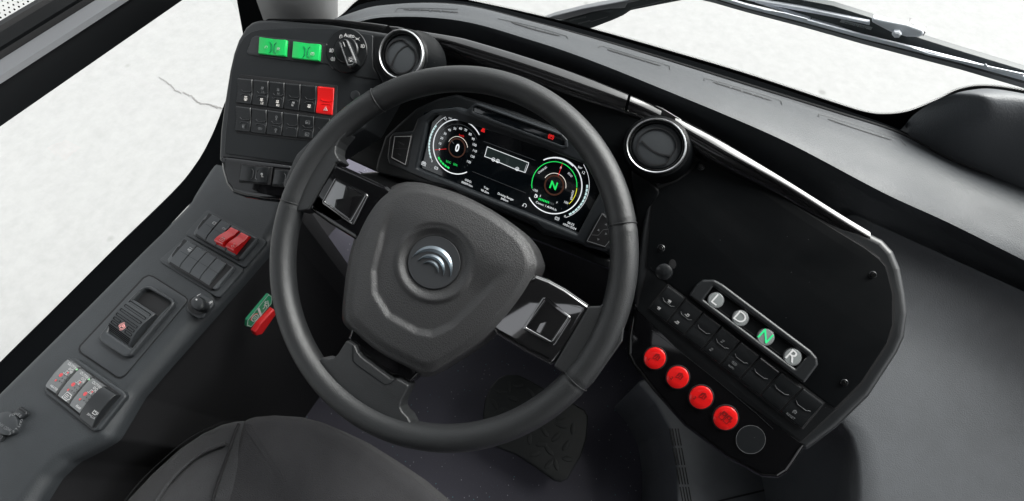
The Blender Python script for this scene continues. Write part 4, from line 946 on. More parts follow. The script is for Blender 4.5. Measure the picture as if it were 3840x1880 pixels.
# right gauge
garc('lit_white', c2_, (1088, 722), (1185, 470), .0016, True)
garc('lit_white', c2_, (1385, 512), (1186, 470), .0014, True)
garc('lit_green', c2_, (1410, 655), (1108, 662), .0011, True)
garc('lit_yellow', c2_, (1357, 766), (1410, 660), .0011, True)
garc('lit_white', c2_, (1335, 858), (1455, 500), .0006)
seg('lit_cyan', c2_, (1358, 838), (1480, 632), .0026, True, 10)
garc('lit_brown', c2_, (1320, 640), (1320, 638), .0024, False); garc('lit_warm', c2_, (1335, 660), (1195, 590), .0008, True)
for i in range(19):
    a = R(-52 + i * 284 / 18); L0 = .0355; ribbon(G('lit_dim'), CL, [(c2_[0] + L0 * math.cos(a), c2_[1] + L0 * math.sin(a)), (c2_[0] + (L0 + .002) * math.cos(a), c2_[1] + (L0 + .002) * math.sin(a))], .0004, H0)
text(G('lit_green'), CL, 'N', C2((1253, 643)), .0155, H0 + .0002, 0, .03)
ribbon(G('lit_red'), CL, [C2((1314, 490)), C2((1285, 575))], .0007, H0 + .0004)
text(G('lit_white'), CL, '0', C2((1302, 522)), .0052, H0)
text(G('lit_white'), CL, 'CHARGE', C2((1178, 538)), .0042, H0, R(55)); text(G('lit_white'), CL, 'ECO', C2((1365, 570)), .0042, H0, R(-25)); text(G('lit_white'), CL, 'POWER', C2((1377, 708)), .0042, H0, R(-82) + R(0))
text(G('lit_white'), CL, '-100', C2((1127, 674)), .0050, H0); text(G('lit_white'), CL, '100', C2((1337, 757)), .0050, H0)
text(G('lit_white'), CL, 'bar', C2((1433, 520)), .0050, H0); text(G('lit_white'), CL, '12', C2((1454, 555)), .0052, H0); text(G('lit_white'), CL, '0', C2((1330, 850)), .0050, H0)
icon(G('lit_white'), CL, 'pump', C2((1135, 713)), .0030, H0, .0006)
text(G('lit_white'), CL, 'E', C2((1164, 713)), .0042, H0); text(G('lit_white'), CL, 'F', C2((1276, 758)), .0042, H0)
a_, b_ = C2((1156, 732)), C2((1262, 772))
for i in range(10):
    p = lerp(a_, b_, i / 10); ribbon(G('lit_green' if i < 7 else 'lit_dim'), CL, [(p[0], p[1] - .0016), (p[0] - .0003, p[1] + .0016)], .0015, H0)
icon(G('lit_white'), CL, 'brake', C2((1277, 865)), .0040, H0, .0004); text(G('lit_white'), CL, '2', C2((1277, 865)), .0038, H0)
NM = {'lit_white': 'screen_lettering', 'lit_cyan': 'pressure_bar', 'lit_green': 'green_gauge', 'lit_red': 'gauge_needle', 'lit_dim': 'scale_tick', 'lit_brown': 'gauge_ring', 'lit_warm': 'gauge_ring', 'lit_yellow': 'power_arc', 'lit_bus': 'bus_picture', 'grey_print': 'screen_lettering'}
for k_, mb in gfx.items(): mb.build(NM[k_], k_, cl, kind='stuff')
g = MB(); HH = .0128
icon(g, CL, 'belt', CL.uv(px('B', 778, 264), H0), .0044, H0, .0009); icon(g, CL, 'brake', CL.uv(px('B', 1236, 313), HH), .0048, HH, .0007); text(g, CL, 'P', CL.uv(px('B', 1236, 313), HH), .0050, HH, 0, .02); g.build('warning_symbol', 'lit_red', ws_)

# ================================================================== RIGHT CONTROL POD
cp = thing('control_pod', 'black right-hand control pod with flat panel, rocker switches and red door buttons', 'control pod', tuple(RP.o))
Ep = lambda pts: pxs('E', pts); Fp = lambda pts: pxs('F', pts)
SUR = T([(1645, 330), (1760, 372), (1900, 455), (2060, 540), (2190, 585), (2225, 603), (2252, 632), (2270, 675), (2282, 740), (2288, 790), (2280, 850), (2262, 890), (2190, 1000), (2110, 1078), (2032, 1138), (1900, 1090), (1700, 930), (1592, 800), (1598, 700), (1612, 580), (1632, 470), (1580, 420)])
slab(RP, SUR, -.07, .004, .009, .006, 5).build('pod_surround', 'surround', cp)
FACE = pxs('E', [(165, 130), (190, -80)]) + Fp([(375, 800), (392, 700), (410, 655), (450, 628), (540, 592), (610, 540), (650, 490), (685, 432), (1100, 660), (1650, 990), (1730, 1050), (1770, 1100)]) + Ep([(1330, 170), (1352, 260), (1352, 410), (1325, 500), (1200, 690), (1075, 818), (905, 978), (600, 760), (300, 520), (112, 335)])
def grow(pl, pts, d, h=0):
    q = P2(pl, pts, h)
    return inset(q, -d)
prism(MB(), RP, rounded(grow(RP, FACE, .0012, .0045), .003), .0, .0044).build('plate_gap', 'void_black', cp)
slab(RP, FACE, .0, .0050, .0010, .003).build('lower_face', 'matte_dark', cp)
UPF = pxs('E', [(160, 132)]) + Fp([(378, 800), (395, 700), (413, 658), (452, 631), (540, 596), (612, 545), (654, 492), (688, 438), (1100, 664), (1648, 995), (1725, 1055), (1765, 1100)]) + Ep([(1325, 170), (1347, 260), (1347, 410), (1320, 498), (1195, 688), (1068, 815), (915, 700), (620, 490), (350, 272), (262, 205)])
prism(MB(), RP, rounded(grow(RP, UPF, .0007, .005), .003), .0, .0053).build('plate_gap', 'void_black', cp)
slab(RP, UPF, .003, .0062, .0006, .003).build('blank_plate', 'matte_panel', cp)
for k_, p in (('F', (675, 518)), ('F', (442, 997)), ('F', (1680, 1153)), ('E', (1107, 685))):
    s_ = lathe(RP, px(k_, *p), 15, 14, [(1, .006), (1, .0068), (.85, .0074), (.75, .0066)], 20).build('washer', 'switch_black', cp)
    lathe(RP, px(k_, *p), 8.5, 8, [(1, .006), (1, .0084), (.8, .0092), (.55, .0092), (.5, .0075), (.1, .0075)], 12).build('screw_head', 'screw_metal', s_)
lathe(RP, px('E', 287, 118), 14, 18, [(1, .005), (1, .0068), (.5, .0069)], 20).build('hook_slot', 'void_black', cp)
kn_ = lathe(RP, px('E', 268, 135), 9, 9, [(1, .004), (1, .024)], 16).build('pull_knob', 'matte_dark', cp)
PK = Plane(RP.o + RP.n * .026, RP.u, RP.v)
lathe(PK, px('E', 245, 155), 33, 32, [(.9, -.006), (1, -.002), (1, .0), (.92, .003), (.6, .005), (.05, .0055)], 32).build('knob_cap', 'switch_black', kn_)
TLs = [(265, 222), (352, 285), (437, 352), (525, 418), (617, 490), (712, 562), (810, 638), (915, 715), (1020, 790)]
BLs = [(175, 330), (262, 400), (342, 462), (430, 530), (518, 602), (610, 672), (708, 750), (805, 828), (912, 912)]
PR = Plane(RP.o + RP.n * .0045, RP.u, RP.v)
ric = [(('bus', .50, .40, .0030, 'white_print'), ('bus', .32, .80, .0028, 'white_print')), (('ramp', .52, .40, .0030, 'white_print'), ('ramp', .35, .80, .0030, 'white_print')), (), (('seatfan', .45, .38, .0026, 'grey_print'), ('seatfan', .30, .82, .0026, 'grey_print')), (('axle', .42, .70, .0034, 'grey_print'),), (), (), (('door', .42, .74, .0030, 'grey_print'),)]
rtx = [()] * 4 + [(('BSPD', .42, .86, .0036, 'grey_print'),)] + [()] * 2 + [(('RESET', .42, .92, .0042, 'grey_print'),)]
slab(RP, Ep([(262, 212), (1025, 785), (915, 918), (890, 905), (165, 332), (180, 312)]), .004, .0056, .0004, .002).build('switch_bezel', 'void_black', cp)
for i in range(8):
    q = [TLs[i], lerp(TLs[i], TLs[i + 1], .93), lerp(BLs[i], BLs[i + 1], .93), BLs[i]]
    rocker(cp, PR, Ep(q), 'switch_black', ric[i], texts=rtx[i], bot=False, line_mat='grey_print')
# gloss lower trim with the door buttons
GT = T([(1594, 758), (1660, 808), (2034, 1118), (2000, 1170), (1985, 1192), (1960, 1208), (1915, 1205), (1830, 1158), (1720, 1075), (1640, 985), (1590, 920), (1576, 892), (1578, 850)])
slab(RP, GT, -.06, .0046, .008, .004, 6).build('lower_trim', 'piano_trim', cp)
PG = Plane(RP.o + RP.n * .0046, RP.u, RP.v)
line(MB(), PG, Ep([(183, 436), (260, 490), (500, 680), (690, 838), (772, 914)]), .0007, .0006, th=.0005).build('trim_ridge', 'surround', cp)
dn = [('1', (201, 570), 52, 52, 'door'), ('2', (311, 662), 54, 53, 'door'), ('3', (423, 758), 57, 55, 'door'), ('', (541, 857), 59, 57, 'doors')]
for s_, p, rx, ry, ic in dn:
    c_ = px('E', *p); rx /= 1.2867; ry /= 1.2867
    lathe(PG, c_, rx * 1.12, ry * 1.12, [(1, -.001), (1, .0008), (.95, .0012), (.85, .0008)], 40).build('button_collar', 'void_black', cp)
    b_ = lathe(PG, c_, rx, ry, [(1, .000), (1, .0028), (.975, .0037), (.93, .0042), (.5, .0045), (.05, .0046)], 48).build('door_button', 'red', cp)
    g = MB(); cc = PG.uv(c_, .005)
    if s_: icon(g, PG, ic, (cc[0] + .0012, cc[1] + .0024), .0058, .0052, .0005); text(g, PG, s_, (cc[0] - .0046, cc[1] - .0068), .0062, .0052, 0, .01)
    else: icon(g, PG, ic, (cc[0], cc[1]), .0072, .0052, .0006)
    g.build('door_symbol', 'black_print', b_)
lathe(PG, px('E', 663, 964), 56, 54, [(1, -.001), (1, .0005), (.985, .0009), (.9, .0010), (.05, .0010)], 48).build('blank_disc', 'panel_grey', cp)
line(MB(), PG, ellipse_px(px('E', 663, 964), 55, 53, 48), .0004, .0012, True).build('disc_edge', 'grey_print', cp)

# ================================================================== GEAR SELECTOR
gs = thing('gear_selector', 'push-button gear selector strip with round L D N R buttons', 'gear selector', tuple(RP.at(px('E', 670, 430))))
PS = Plane(RP.o + RP.n * .0058, RP.u, RP.v)
frame(PS, Ep([(362, 268), (400, 215), (430, 192), (488, 192), (530, 215), (955, 535), (985, 570), (990, 605), (925, 692), (912, 690)]), Ep([(482, 226), (938, 562), (880, 622), (436, 288)]), -.002, .0075, .003, .004, .001, hin=.001).build('housing', 'surround', gs)
slab(PS, Ep([(478, 222), (944, 562), (882, 628), (430, 290)]), -.002, .0018, 0).build('button_strip', 'matte_dark', gs)
frame(PS, Ep([(482, 230), (930, 566), (877, 616), (440, 290)]), Ep([(484, 240), (918, 566), (874, 604), (452, 290)]), .001, .0034, .0005, .001, .001).build('strip_rim', 'matte_panel', gs)
for s_, p, rx, ry in (('L', (495, 290), 38, 37), ('D', (612, 376), 39, 38), ('N', (733, 467), 41, 40), ('R', (861, 562), 43, 41)):
    c_ = px('E', *p); rx /= 1.2867; ry /= 1.2867
    lathe(PS, c_, rx * 1.05, ry * 1.05, [(1, .001), (1, .0058), (.97, .0066), (.93, .0066)], 40).build('button_rim', 'chrome', gs)
    b_ = lathe(PS, c_, rx * .95, ry * .95, [(1, .001), (1, .0066), (.95, .0071), (.05, .0074)], 40).build('gear_button', 'button_grey', gs)
    g = MB(); text(g, PS, s_, PS.uv(c_, .008), .0200, .0078, R(0), .004); g.build('gear_letter', 'lit_letter_green' if s_ == 'N' else 'letter_white', b_)

# ================================================================== STEERING WHEEL
sw = thing('steering_wheel', 'large black leather steering wheel with a shield-shaped hub and crescent badge', 'steering wheel', tuple(WP.o))
RAD, TR = .2085, .0149
seams = []
for p in (px('A', 1100, 632), px('F', 222, 862), px('G', 103, 180), px('G', 1328, 952)):
    q = WP.uv(p); seams.append(math.atan2(q[1], q[0]))
vs = []; fs = []; NA, NB = 360, 24
for i in range(NA):
    a = 2 * math.pi * i / NA; r_ = TR
    for s_ in seams:
        d_ = abs((a - s_ + math.pi) % (2 * math.pi) - math.pi); r_ *= 1 - .08 * math.exp(-(d_ / .008) ** 2) + .018 * math.exp(-((d_ - .03) / .012) ** 2)
    for k in range(NB):
        b = 2 * math.pi * k / NB; rr_ = RAD + r_ * 1.0 * math.cos(b); vs.append(WP.xyz(rr_ * math.cos(a), rr_ * math.sin(a), r_ * 1.05 * math.sin(b)))
for i in range(NA):
    for k in range(NB): j = (i + 1) % NA; l = (k + 1) % NB; fs.append((i * NB + k, j * NB + k, j * NB + l, i * NB + l))
MB().add(vs, fs).build('rim', 'leather', sw, smooth=60)
for s_ in seams:
    for dd in (.004,):
        c0 = s_ + dd; pts = []
        for k in range(24):
            b = 2 * math.pi * k / 24; rr_ = RAD + (TR + .0003) * math.cos(b); pts.append(WP.xyz(rr_ * math.cos(c0), rr_ * math.sin(c0), (TR + .0003) * 1.05 * math.sin(b)))
        tube(pts, .0007, 6, True).build('grip_seam', 'leather', sw)
# leather spokes with soft shoulders
def spoke(pts, h1, rnd=.003, bev=.0022, name='spoke', m_='leather', h0=-.014): return slab(WP, pts, h0, h1, bev, rnd, 5).build(name, m_, sw, smooth=60)
spoke([(1060, 690), (1090, 770), (1118, 792), (1156, 786), (1256, 612), (1276, 603), (1266, 590), (1257, 572), (1259, 548), (1270, 528), (1300, 492), (1230, 460), (1110, 580)], .007)
spoke(pxs('G', [(1384, 630), (1432, 628), (1464, 604), (1482, 565), (1490, 500), (1560, 540), (1530, 780), (1400, 965), (1310, 965), (1275, 918), (1232, 888)]), .007)
spoke(pxs('Q', [(845, 120), (895, 150), (910, 190), (932, 218), (1105, 347), (1150, 350), (1215, 387), (1168, 480), (1160, 515), (1176, 545), (1205, 572), (1240, 640), (1150, 660), (950, 560), (800, 430), (700, 320), (675, 240), (705, 222), (735, 232), (770, 226), (795, 200)]), .006)
line(MB(), WP, pxs('Q', [(884, 150), (884, 242), (910, 268), (1072, 382), (1108, 374), (1140, 345)]), .0010, .0064, th=.001).build('spoke_groove', 'matte_dark', sw)
# piano black spoke covers
for mt_, pts in (('piano_trim', pxs('U', [(375, 175), (180, 490), (10, 805), (38, 850), (300, 1040), (680, 1270), (1000, 1200), (1250, 620), (1100, 500), (700, 320)])),
            ('piano', pxs('V', [(525, 95), (700, 160), (900, 270), (1190, 470), (1208, 515), (1000, 880), (775, 1195), (715, 1235), (400, 1075), (20, 845), (-100, 700), (200, 200)]))):
    slab(WP, pts, -.014, .005, .007, .002, 6).build('spoke_cover', mt_, sw, smooth=60)
for pts, ring, in ((pxs('U', [(412, 430), (250, 725), (600, 985), (800, 635)]), pxs('U', [(382, 392), (198, 725), (215, 762), (640, 1062), (850, 640), (830, 612)])),
                   (pxs('V', [(655, 412), (918, 628), (722, 925), (410, 752)]), pxs('V', [(620, 370), (880, 560), (962, 620), (965, 665), (770, 975), (735, 992), (360, 785), (372, 745)]))):
    fr_ = frame(WP, ring, pts, .003, .0078, .0022, .003, .001).build('button_frame', 'piano', sw)
    slab(WP, pts, .003, .0066, .001, .001).build('blank_button', 'piano', sw)
slab(WP, pxs('Q', [(872, 40), (848, 112), (893, 148), (910, 190), (1102, 328), (1150, 338), (1218, 376), (1275, 320), (1250, 200), (950, -20)]), -.02, .0, .005, .002, 5).build('lower_insert', 'piano_trim', sw)
# hub pad as one modelled surface
OUT = [(350, 168), (420, 172), (500, 190), (640, 238), (800, 320), (940, 420), (1000, 490), (1024, 545), (1036, 600), (1012, 660), (960, 750), (860, 880), (760, 980), (640, 1070), (540, 1132), (480, 1166), (430, 1168), (390, 1150), (200, 1050), (60, 932), (24, 892), (18, 840), (25, 750), (45, 600), (80, 460), (130, 350), (190, 262), (250, 208), (300, 180)]
oc = resample(OUT + [OUT[0]], 193)[:-1]; cc = (492, 585)
TRI = [(300, 255), (235, 420), (185, 620), (190, 740), (260, 850), (400, 930), (480, 945), (580, 900), (720, 760), (890, 590)]
def inpoly(p, poly):
    c_ = False
    for i in range(len(poly)):
        x0, y0 = poly[i - 1]; x1, y1 = poly[i]
        if (y0 > p[1]) != (y1 > p[1]) and p[0] < (x1 - x0) * (p[1] - y0) / (y1 - y0) + x0: c_ = not c_
    return c_
def pdist(p, poly):
    best = 1e9
    for i in range(len(poly)):
        a = Vector(poly[i - 1]); b = Vector(poly[i]); q = Vector(p); t = max(0, min(1, (q - a).dot(b - a) / max(1e-9, (b - a).length_squared))); best = min(best, (q - a - (b - a) * t).length)
    return best
def hub_h(p, s):
    h = .020 * (1 - .55 * s * s)
    sd_ = pdist(p, TRI) * (1 if inpoly(p, TRI) else -1)
    dn_ = ((p[0] - 300) * 345 - (p[1] - 255) * 590) / -683.0     # distance below the open upper side
    h -= .0065 * sstep(-28, 18, sd_) * sstep(0, 230, dn_)
    r_ = math.hypot(p[0] - cc[0], p[1] - cc[1])
    if r_ < 215: h = h + (.0150 - h) * sstep(215, 190, r_)
    h -= .0055 * sstep(190, 145, r_)
    h -= .004 * sstep(.86, .96, s); h -= .014 * sstep(.955, 1.0, s) ** 2
    return h
vs = []; fs = []; NR = 72; na = len(oc)
for j in range(NR + 1):
    s = (j / NR)
    for i in range(na):
        p = (cc[0] + (oc[i][0] - cc[0]) * s, cc[1] + (oc[i][1] - cc[1]) * s)
        h = hub_h(p, s); vs.append(WP.at(px('Z', *p), h))
for i in range(na): vs.append(WP.at(px('Z', *oc[i]), -.0) - WP.n * .035)
for j in range(NR + 1):
    for i in range(na): k = (i + 1) % na; fs.append((j * na + i, j * na + k, (j + 1) * na + k, (j + 1) * na + i))
hub = MB().add(vs, fs).build('hub_pad', 'hub_leather', sw, smooth=60)
PB = Plane(WP.o + WP.n * .0098, WP.u, WP.v)
lathe(PB, px('Z', 492, 583), 102, 103, [(1, -.002), (1, .0001)], 56).build('badge_gap', 'void_black', sw)
bdg = lathe(PB, px('Z', 492, 583), 98, 99, [(1, -.001), (1, .0008), (.985, .0014), (.05, .0016)], 56).build('badge', 'matte_panel', sw)
mat('badge_face', (.030, .032, .035), .5, grain=1500, bump=.1); bdg.data.materials[0] = M['badge_face']
def arc3(a, m_, b, n=24):
    a, m_, b = Vector(a), Vector(m_), Vector(b)
    d_ = 2 * (a.x * (m_.y - b.y) + m_.x * (b.y - a.y) + b.x * (a.y - m_.y))
    ux = (a.length_squared * (m_.y - b.y) + m_.length_squared * (b.y - a.y) + b.length_squared * (a.y - m_.y)) / d_
    uy = (a.length_squared * (b.x - m_.x) + m_.length_squared * (a.x - b.x) + b.length_squared * (m_.x - a.x)) / d_
    c_ = Vector((ux, uy)); a0 = math.atan2(a.y - c_.y, a.x - c_.x); a1 = math.atan2(b.y - c_.y, b.x - c_.x); am = math.atan2(m_.y - c_.y, m_.x - c_.x); r_ = (a - c_).length
    def nrm(x): return x % (2 * math.pi)
    if nrm(am - a0) > nrm(a1 - a0): a1 = a0 - nrm(a0 - a1)
    else: a1 = a0 + nrm(a1 - a0)
    return [(c_.x + r_ * math.cos(a0 + (a1 - a0) * i / n), c_.y + r_ * math.sin(a0 + (a1 - a0) * i / n)) for i in range(n + 1)]
for tips, om, im in ((((297, 1130), (556, 1258)), (512, 1073), (484, 1112)), (((335, 1152), (508, 1252)), (478, 1120), (452, 1146)), (((368, 1172), (474, 1232)), (450, 1155), (428, 1174))):
    o_ = arc3(tips[0], om, tips[1]); i_ = arc3(tips[0], im, tips[1]); h = .0038; vs = []; fs = []
    n = len(o_)
    mid_ = [lerp(o_[k], i_[k], .5) for k in range(n)]
    for L_, hh in ((o_, .0012), (mid_, h), (i_, .0012)): vs += [PB.at(px('B', *p), hh) for p in L_]
    for k in range(n - 1): fs += [(k, k + 1, n + k + 1, n + k), (n + k, n + k + 1, 2 * n + k + 1, 2 * n + k)]
    MB().add(vs, fs).build('crescent', 'satin', bdg, smooth=20)
# steering column
sc_ = tube([WP.o - WP.n * .03, WP.o - WP.n * .12, WP.o - WP.n * .45, WP.o - WP.n * .80], [.055, .062, .05, .05], 24).build('steering_column', 'void_black')
tag(sc_, 'black steering column sloping down from the wheel hub into the footwell', 'steering column')

# ================================================================== LEFT CONSOLE
co = thing('side_console', 'grained dark grey armrest console below the driver side window', 'console', (-.5, -.05, .06))
Cp = lambda pts: pxs('C', pts)
CONS = Cp([(735, 72), (330, 475), (0, 798), (-120, 915), (-120, 1500), (0, 1500), (60, 1400), (118, 1261), (180, 1165), (250, 1100), (340, 1055), (420, 1010), (470, 930), (530, 830), (640, 705), (880, 440), (1080, 215), (1120, 140), (1150, 40), (1140, -80), (900, -160), (850, -110)])
slab(CP, CONS, -.030, 0, .020, .02, 8).build('console_top', 'console_plastic', co, smooth=60)
prism(MB(), CP, inset(rounded(P2(CP, CONS), .02), .006), -.56, -.026).build('console_base', 'void_black', co)

# ---- switch blocks
def block(k, base, body, tops, bots, label, icons, group):
    t = thing('switch_block', label, 'switch block', tuple(CP.at(px(k, *base[0]))), group)
    slab(CP, pxs(k, base), -.002, .0035, .0015, .003).build('base_plate', 'console_plastic', t)
    slab(CP, pxs(k, body), .003, .0095, .002, .002).build('raised_frame', 'switch_grey', t)
    slab(CP, pxs(k, [lerp(tops[0], tops[-1], -.12), lerp(tops[0], tops[-1], 1.10), lerp(lerp(tops[0], tops[-1], 1.10), lerp(bots[0], bots[-1], 1.06), 1.07), lerp(tops[0], bots[0], 1.09)]), .003, .0098, .0002, .001).build('switch_gap', 'void_black', t)
    PQ = Plane(CP.o + CP.n * .008, CP.u, CP.v)
    for i in range(4):
        q = [lerp(tops[i], tops[i + 1], .02), lerp(tops[i], tops[i + 1], .96), lerp(bots[i], bots[i + 1], .96), lerp(bots[i], bots[i + 1], .02)]
        b_ = bar(PQ, *pxs(k, q), [(0, .003), (.02, .0045), (.45, .0052), (.5, .0052), (.82, .0048), (.86, .0042), (1, .0018)]).build('rocker_switch', 'switch_grey', t)
        g = MB(); line(g, PQ, pxs(k, [quad_at(q, .0, .46), quad_at(q, 1, .46)]), .0004, .0056, th=.0004); g.build('centre_line', 'matte_panel', b_)
        if i in icons: g = MB(); ipx(g, PQ, icons[i], px(k, *quad_at(q, .55, .25)), .0042, .0058, .0006, rot_of(PQ, px(k, *q[0]), px(k, *q[1]))); g.build('symbol', 'white_print', b_)
    # end cap scoop
    slab(CP, pxs(k, [lerp(tops[0], bots[0], .05), lerp(tops[0], bots[0], .9), (lerp(tops[0], bots[0], .8)[0] - 22, lerp(tops[0], bots[0], .8)[1] - 30), (lerp(tops[0], bots[0], .4)[0] - 40, lerp(tops[0], bots[0], .4)[1] - 30)]), .009, .0101, 0, .001).build('end_scoop', 'void_black', t)
    return t
b1 = block('O', [(505, 108), (1110, 425), (1112, 452), (895, 702), (865, 702), (275, 368), (275, 340), (478, 120)], [(548, 152), (1022, 398), (1012, 430), (845, 618), (815, 622), (352, 368), (352, 338), (430, 220), (480, 165)],
           [(560, 165), (660, 218), (765, 278), (860, 335), (960, 385)], [(385, 358), (485, 428), (590, 490), (690, 545), (800, 600)], 'front console switch block with two red flip guards', {0: 'brake', 1: 'asr'}, 'switch blocks on the side console')
b2 = block('O', [(290, 385), (862, 712), (868, 742), (632, 1015), (600, 1020), (5, 652), (0, 622), (262, 392)], [(290, 425), (770, 698), (755, 735), (590, 930), (565, 938), (80, 655), (78, 620), (165, 500), (225, 440)],
           [(300, 440), (405, 497), (508, 560), (612, 620), (715, 680)], [(110, 652), (212, 715), (318, 778), (422, 840), (528, 908)], 'all-grey console switch block behind the one with red guards', {0: 'level'}, 'switch blocks on the side console')
PQ = Plane(CP.o + CP.n * .010, CP.u, CP.v)
for tl, tr2, br, bl_, ic in (((768, 298), (852, 340), (690, 512), (592, 466), 'battery'), ((874, 352), (958, 394), (806, 578), (712, 530), 'oil')):
    g_ = bar(PQ, *pxs('O', [tl, tr2, br, bl_]), [(0, .002), (.04, .006), (.10, .007), (.26, .007), (.34, .0078), (.60, .0115), (.75, .0128), (.90, .0125), (.95, .0110), (.97, .004), (1, .002)], .0006, -.002).build('red_guard', 'red_guard', b1)
    PZ = Plane(PQ.o + PQ.n * .0129, PQ.u, PQ.v); g = MB(); q = [tl, tr2, br, bl_]
    ipx(g, PZ, ic, px('O', *(lambda p: (p[0] - 18, p[1] - 42))(quad_at(q, .5, .82))), .0046, .0003, .0007, rot_of(PZ, px('O', *tl), px('O', *tr2))); g.build('guard_symbol', 'pink_print', g_)

# ---- mirror joystick
mj = thing('mirror_joystick', 'small round mirror adjusting knob marked L and R on the side console', 'knob', tuple(CP.at(px('O', 410, 1110))))
slab(CP, pxs('O', [(425, 988), (455, 990), (545, 1050), (560, 1080), (552, 1108), (445, 1232), (405, 1245), (295, 1182), (275, 1150), (278, 1125), (385, 1005)]), -.002, .0045, .002, .003).build('base_plate', 'plate_grey', mj)
lathe(CP, px('O', 412, 1120), 36, 34, [(1, .003), (1, .0052), (.9, .0045), (.5, .0046)], 32).build('knob_well', 'void_black', mj)
PJ = Plane(CP.o + CP.n * .022, CP.u, CP.v)
jk = lathe(PJ, px('O', 403, 1090), 26, 27, [(.75, -.018), (.8, -.010), (.98, -.006), (1, -.002), (.96, .002), (.8, .0042), (.4, .0052), (.05, .0054)], 32).build('joystick', 'surround', mj)
lathe(PJ, px('O', 405, 1062), 3.2, 3.2, [(1, .003), (1, .0057), (.1, .0058)], 12).build('knob_dot', 'white_print', jk)
g = MB(); tpx(g, CP, 'L', px('O', 408, 1003), .0085, .0050, -.5, .015); tpx(g, CP, 'R', px('O', 533, 1078), .0085, .0050, -.5, .015); g.build('knob_lettering', 'white_print', mj)

# ---- parking brake
pb = thing('parking_brake', 'ribbed flip-up parking brake lever in a tall grey bezel on the side console', 'parking brake', tuple(CP.at(px('Y', 600, 600))))
Yp = lambda pts: pxs('Y', pts)
PLATE = [(862, 98), (905, 112), (1235, 320), (1258, 345), (1250, 378), (600, 1142), (562, 1164), (520, 1155), (155, 905), (138, 870), (145, 838), (810, 125)]
slab(CP, Yp([(860, 85), (915, 100), (1250, 312), (1272, 345), (1262, 382), (608, 1155), (562, 1180), (512, 1168), (140, 912), (122, 872), (132, 832), (800, 112)]), -.002, .0008, 0, .004).build('bezel_gap', 'void_black', pb)
slab(CP, Yp(PLATE), -.002, .0028, .0012, .004).build('bezel_plate', 'plate_grey', pb)
HOLE = [(855, 230), (1075, 352), (1092, 378), (1080, 405), (965, 515), (680, 862), (424, 688), (520, 520), (690, 345), (770, 262), (812, 235)]
frame(CP, Yp([(880, 203), (1100, 335), (1124, 368), (1115, 405), (980, 560), (668, 925), (625, 945), (585, 940), (355, 790), (336, 755), (342, 715), (400, 640), (520, 470), (690, 300), (780, 222), (840, 203)]), Yp(HOLE), .002, .012, .003, .004, .003, hin=-.001).build('lever_housing', 'plate_grey', pb)
slab(CP, Yp(HOLE), .0, .0031, 0).build('lever_well', 'void_black', pb)
PE = Plane(CP.o + CP.n * .004, CP.u, CP.v)
lt, rt_, lb, rb = (700, 345), (958, 512), (432, 672), (672, 852)
arcp = [(t, .002 + .010 * math.sin(math.pi * (.12 + .80 * t))) for t in [0, .03, .1, .2, .3, .4, .5, .6, .7, .8, .87, .93, 1]]
lev = bar(PE, *Yp([lt, rt_, rb, lb]), arcp, .0004, -.003).build('brake_lever', 'plate_grey', pb)
def lev_h(t): return .002 + .010 * math.sin(math.pi * (.12 + .80 * t))
g = MB()
for t, s0, s1 in ((.09, .08, .92), (.22, .08, .92), (.36, .08, .92), (.50, .08, .92), (.62, .08, .34), (.62, .66, .92), (.73, .08, .34), (.73, .66, .92)):
    q = [lt, rt_, rb, lb]; h = lev_h(t) + .0006
    pts = [quad_at(q, s0, t - .03), quad_at(q, s1, t - .03), quad_at(q, s1, t + .03), quad_at(q, s0, t + .03)]
    ribbon(g, PE, rounded([PE.uv(px('Y', *p)) for p in pts], .002), .0008, h, True, .0008)
for t in (.82, .86, .90, .94): q = [lt, rt_, rb, lb]; ribbon(g, PE, [PE.uv(px('Y', *quad_at(q, .04, t))), PE.uv(px('Y', *quad_at(q, .96, t)))], .0012, lev_h(t) + .0008, False, .001)
g.build('lever_rib', 'matte_panel', lev)
g = MB(); c2x = PE.uv(px('Y', *quad_at([lt, rt_, rb, lb], .5, .68))); hh = lev_h(.68) + .0009; icon(g, PE, 'brake', c2x, .0068, hh, .0008, -.5); text(g, PE, 'P', c2x, .0085, hh, -.5, .02); g.build('brake_symbol', 'pink_print', lev)

# ---- four-way switch block at the rear
fb = thing('heater_switch_block', 'block of three glossy pictogram switches and a charging flap on the rear console', 'switch block', tuple(CP.at(px('N', 600, 400))))
Np = lambda pts: pxs('N', pts)
slab(CP, Np([(588, 92), (622, 96), (1010, 365), (1024, 392), (1018, 412), (805, 678), (768, 690), (740, 680), (366, 380), (358, 350), (365, 325), (560, 105)]), -.002, .006, .003, .003).build('base_frame', 'console_plastic', fb)
slab(CP, Np([(600, 118), (985, 392), (775, 665), (375, 350)]), .004, .0068, .0006, .001).build('switch_gap', 'void_black', fb)
PF = Plane(CP.o + CP.n * .0075, CP.u, CP.v)
mat('gloss_cover', (.13, .135, .138), .15, coat=.6)
cells = [([(577, 108), (662, 168), (462, 388), (378, 330)], 'HEATER'), ([(675, 182), (760, 250), (565, 468), (480, 408)], None), ([(773, 258), (863, 326), (660, 552), (576, 484)], 'REAR')]
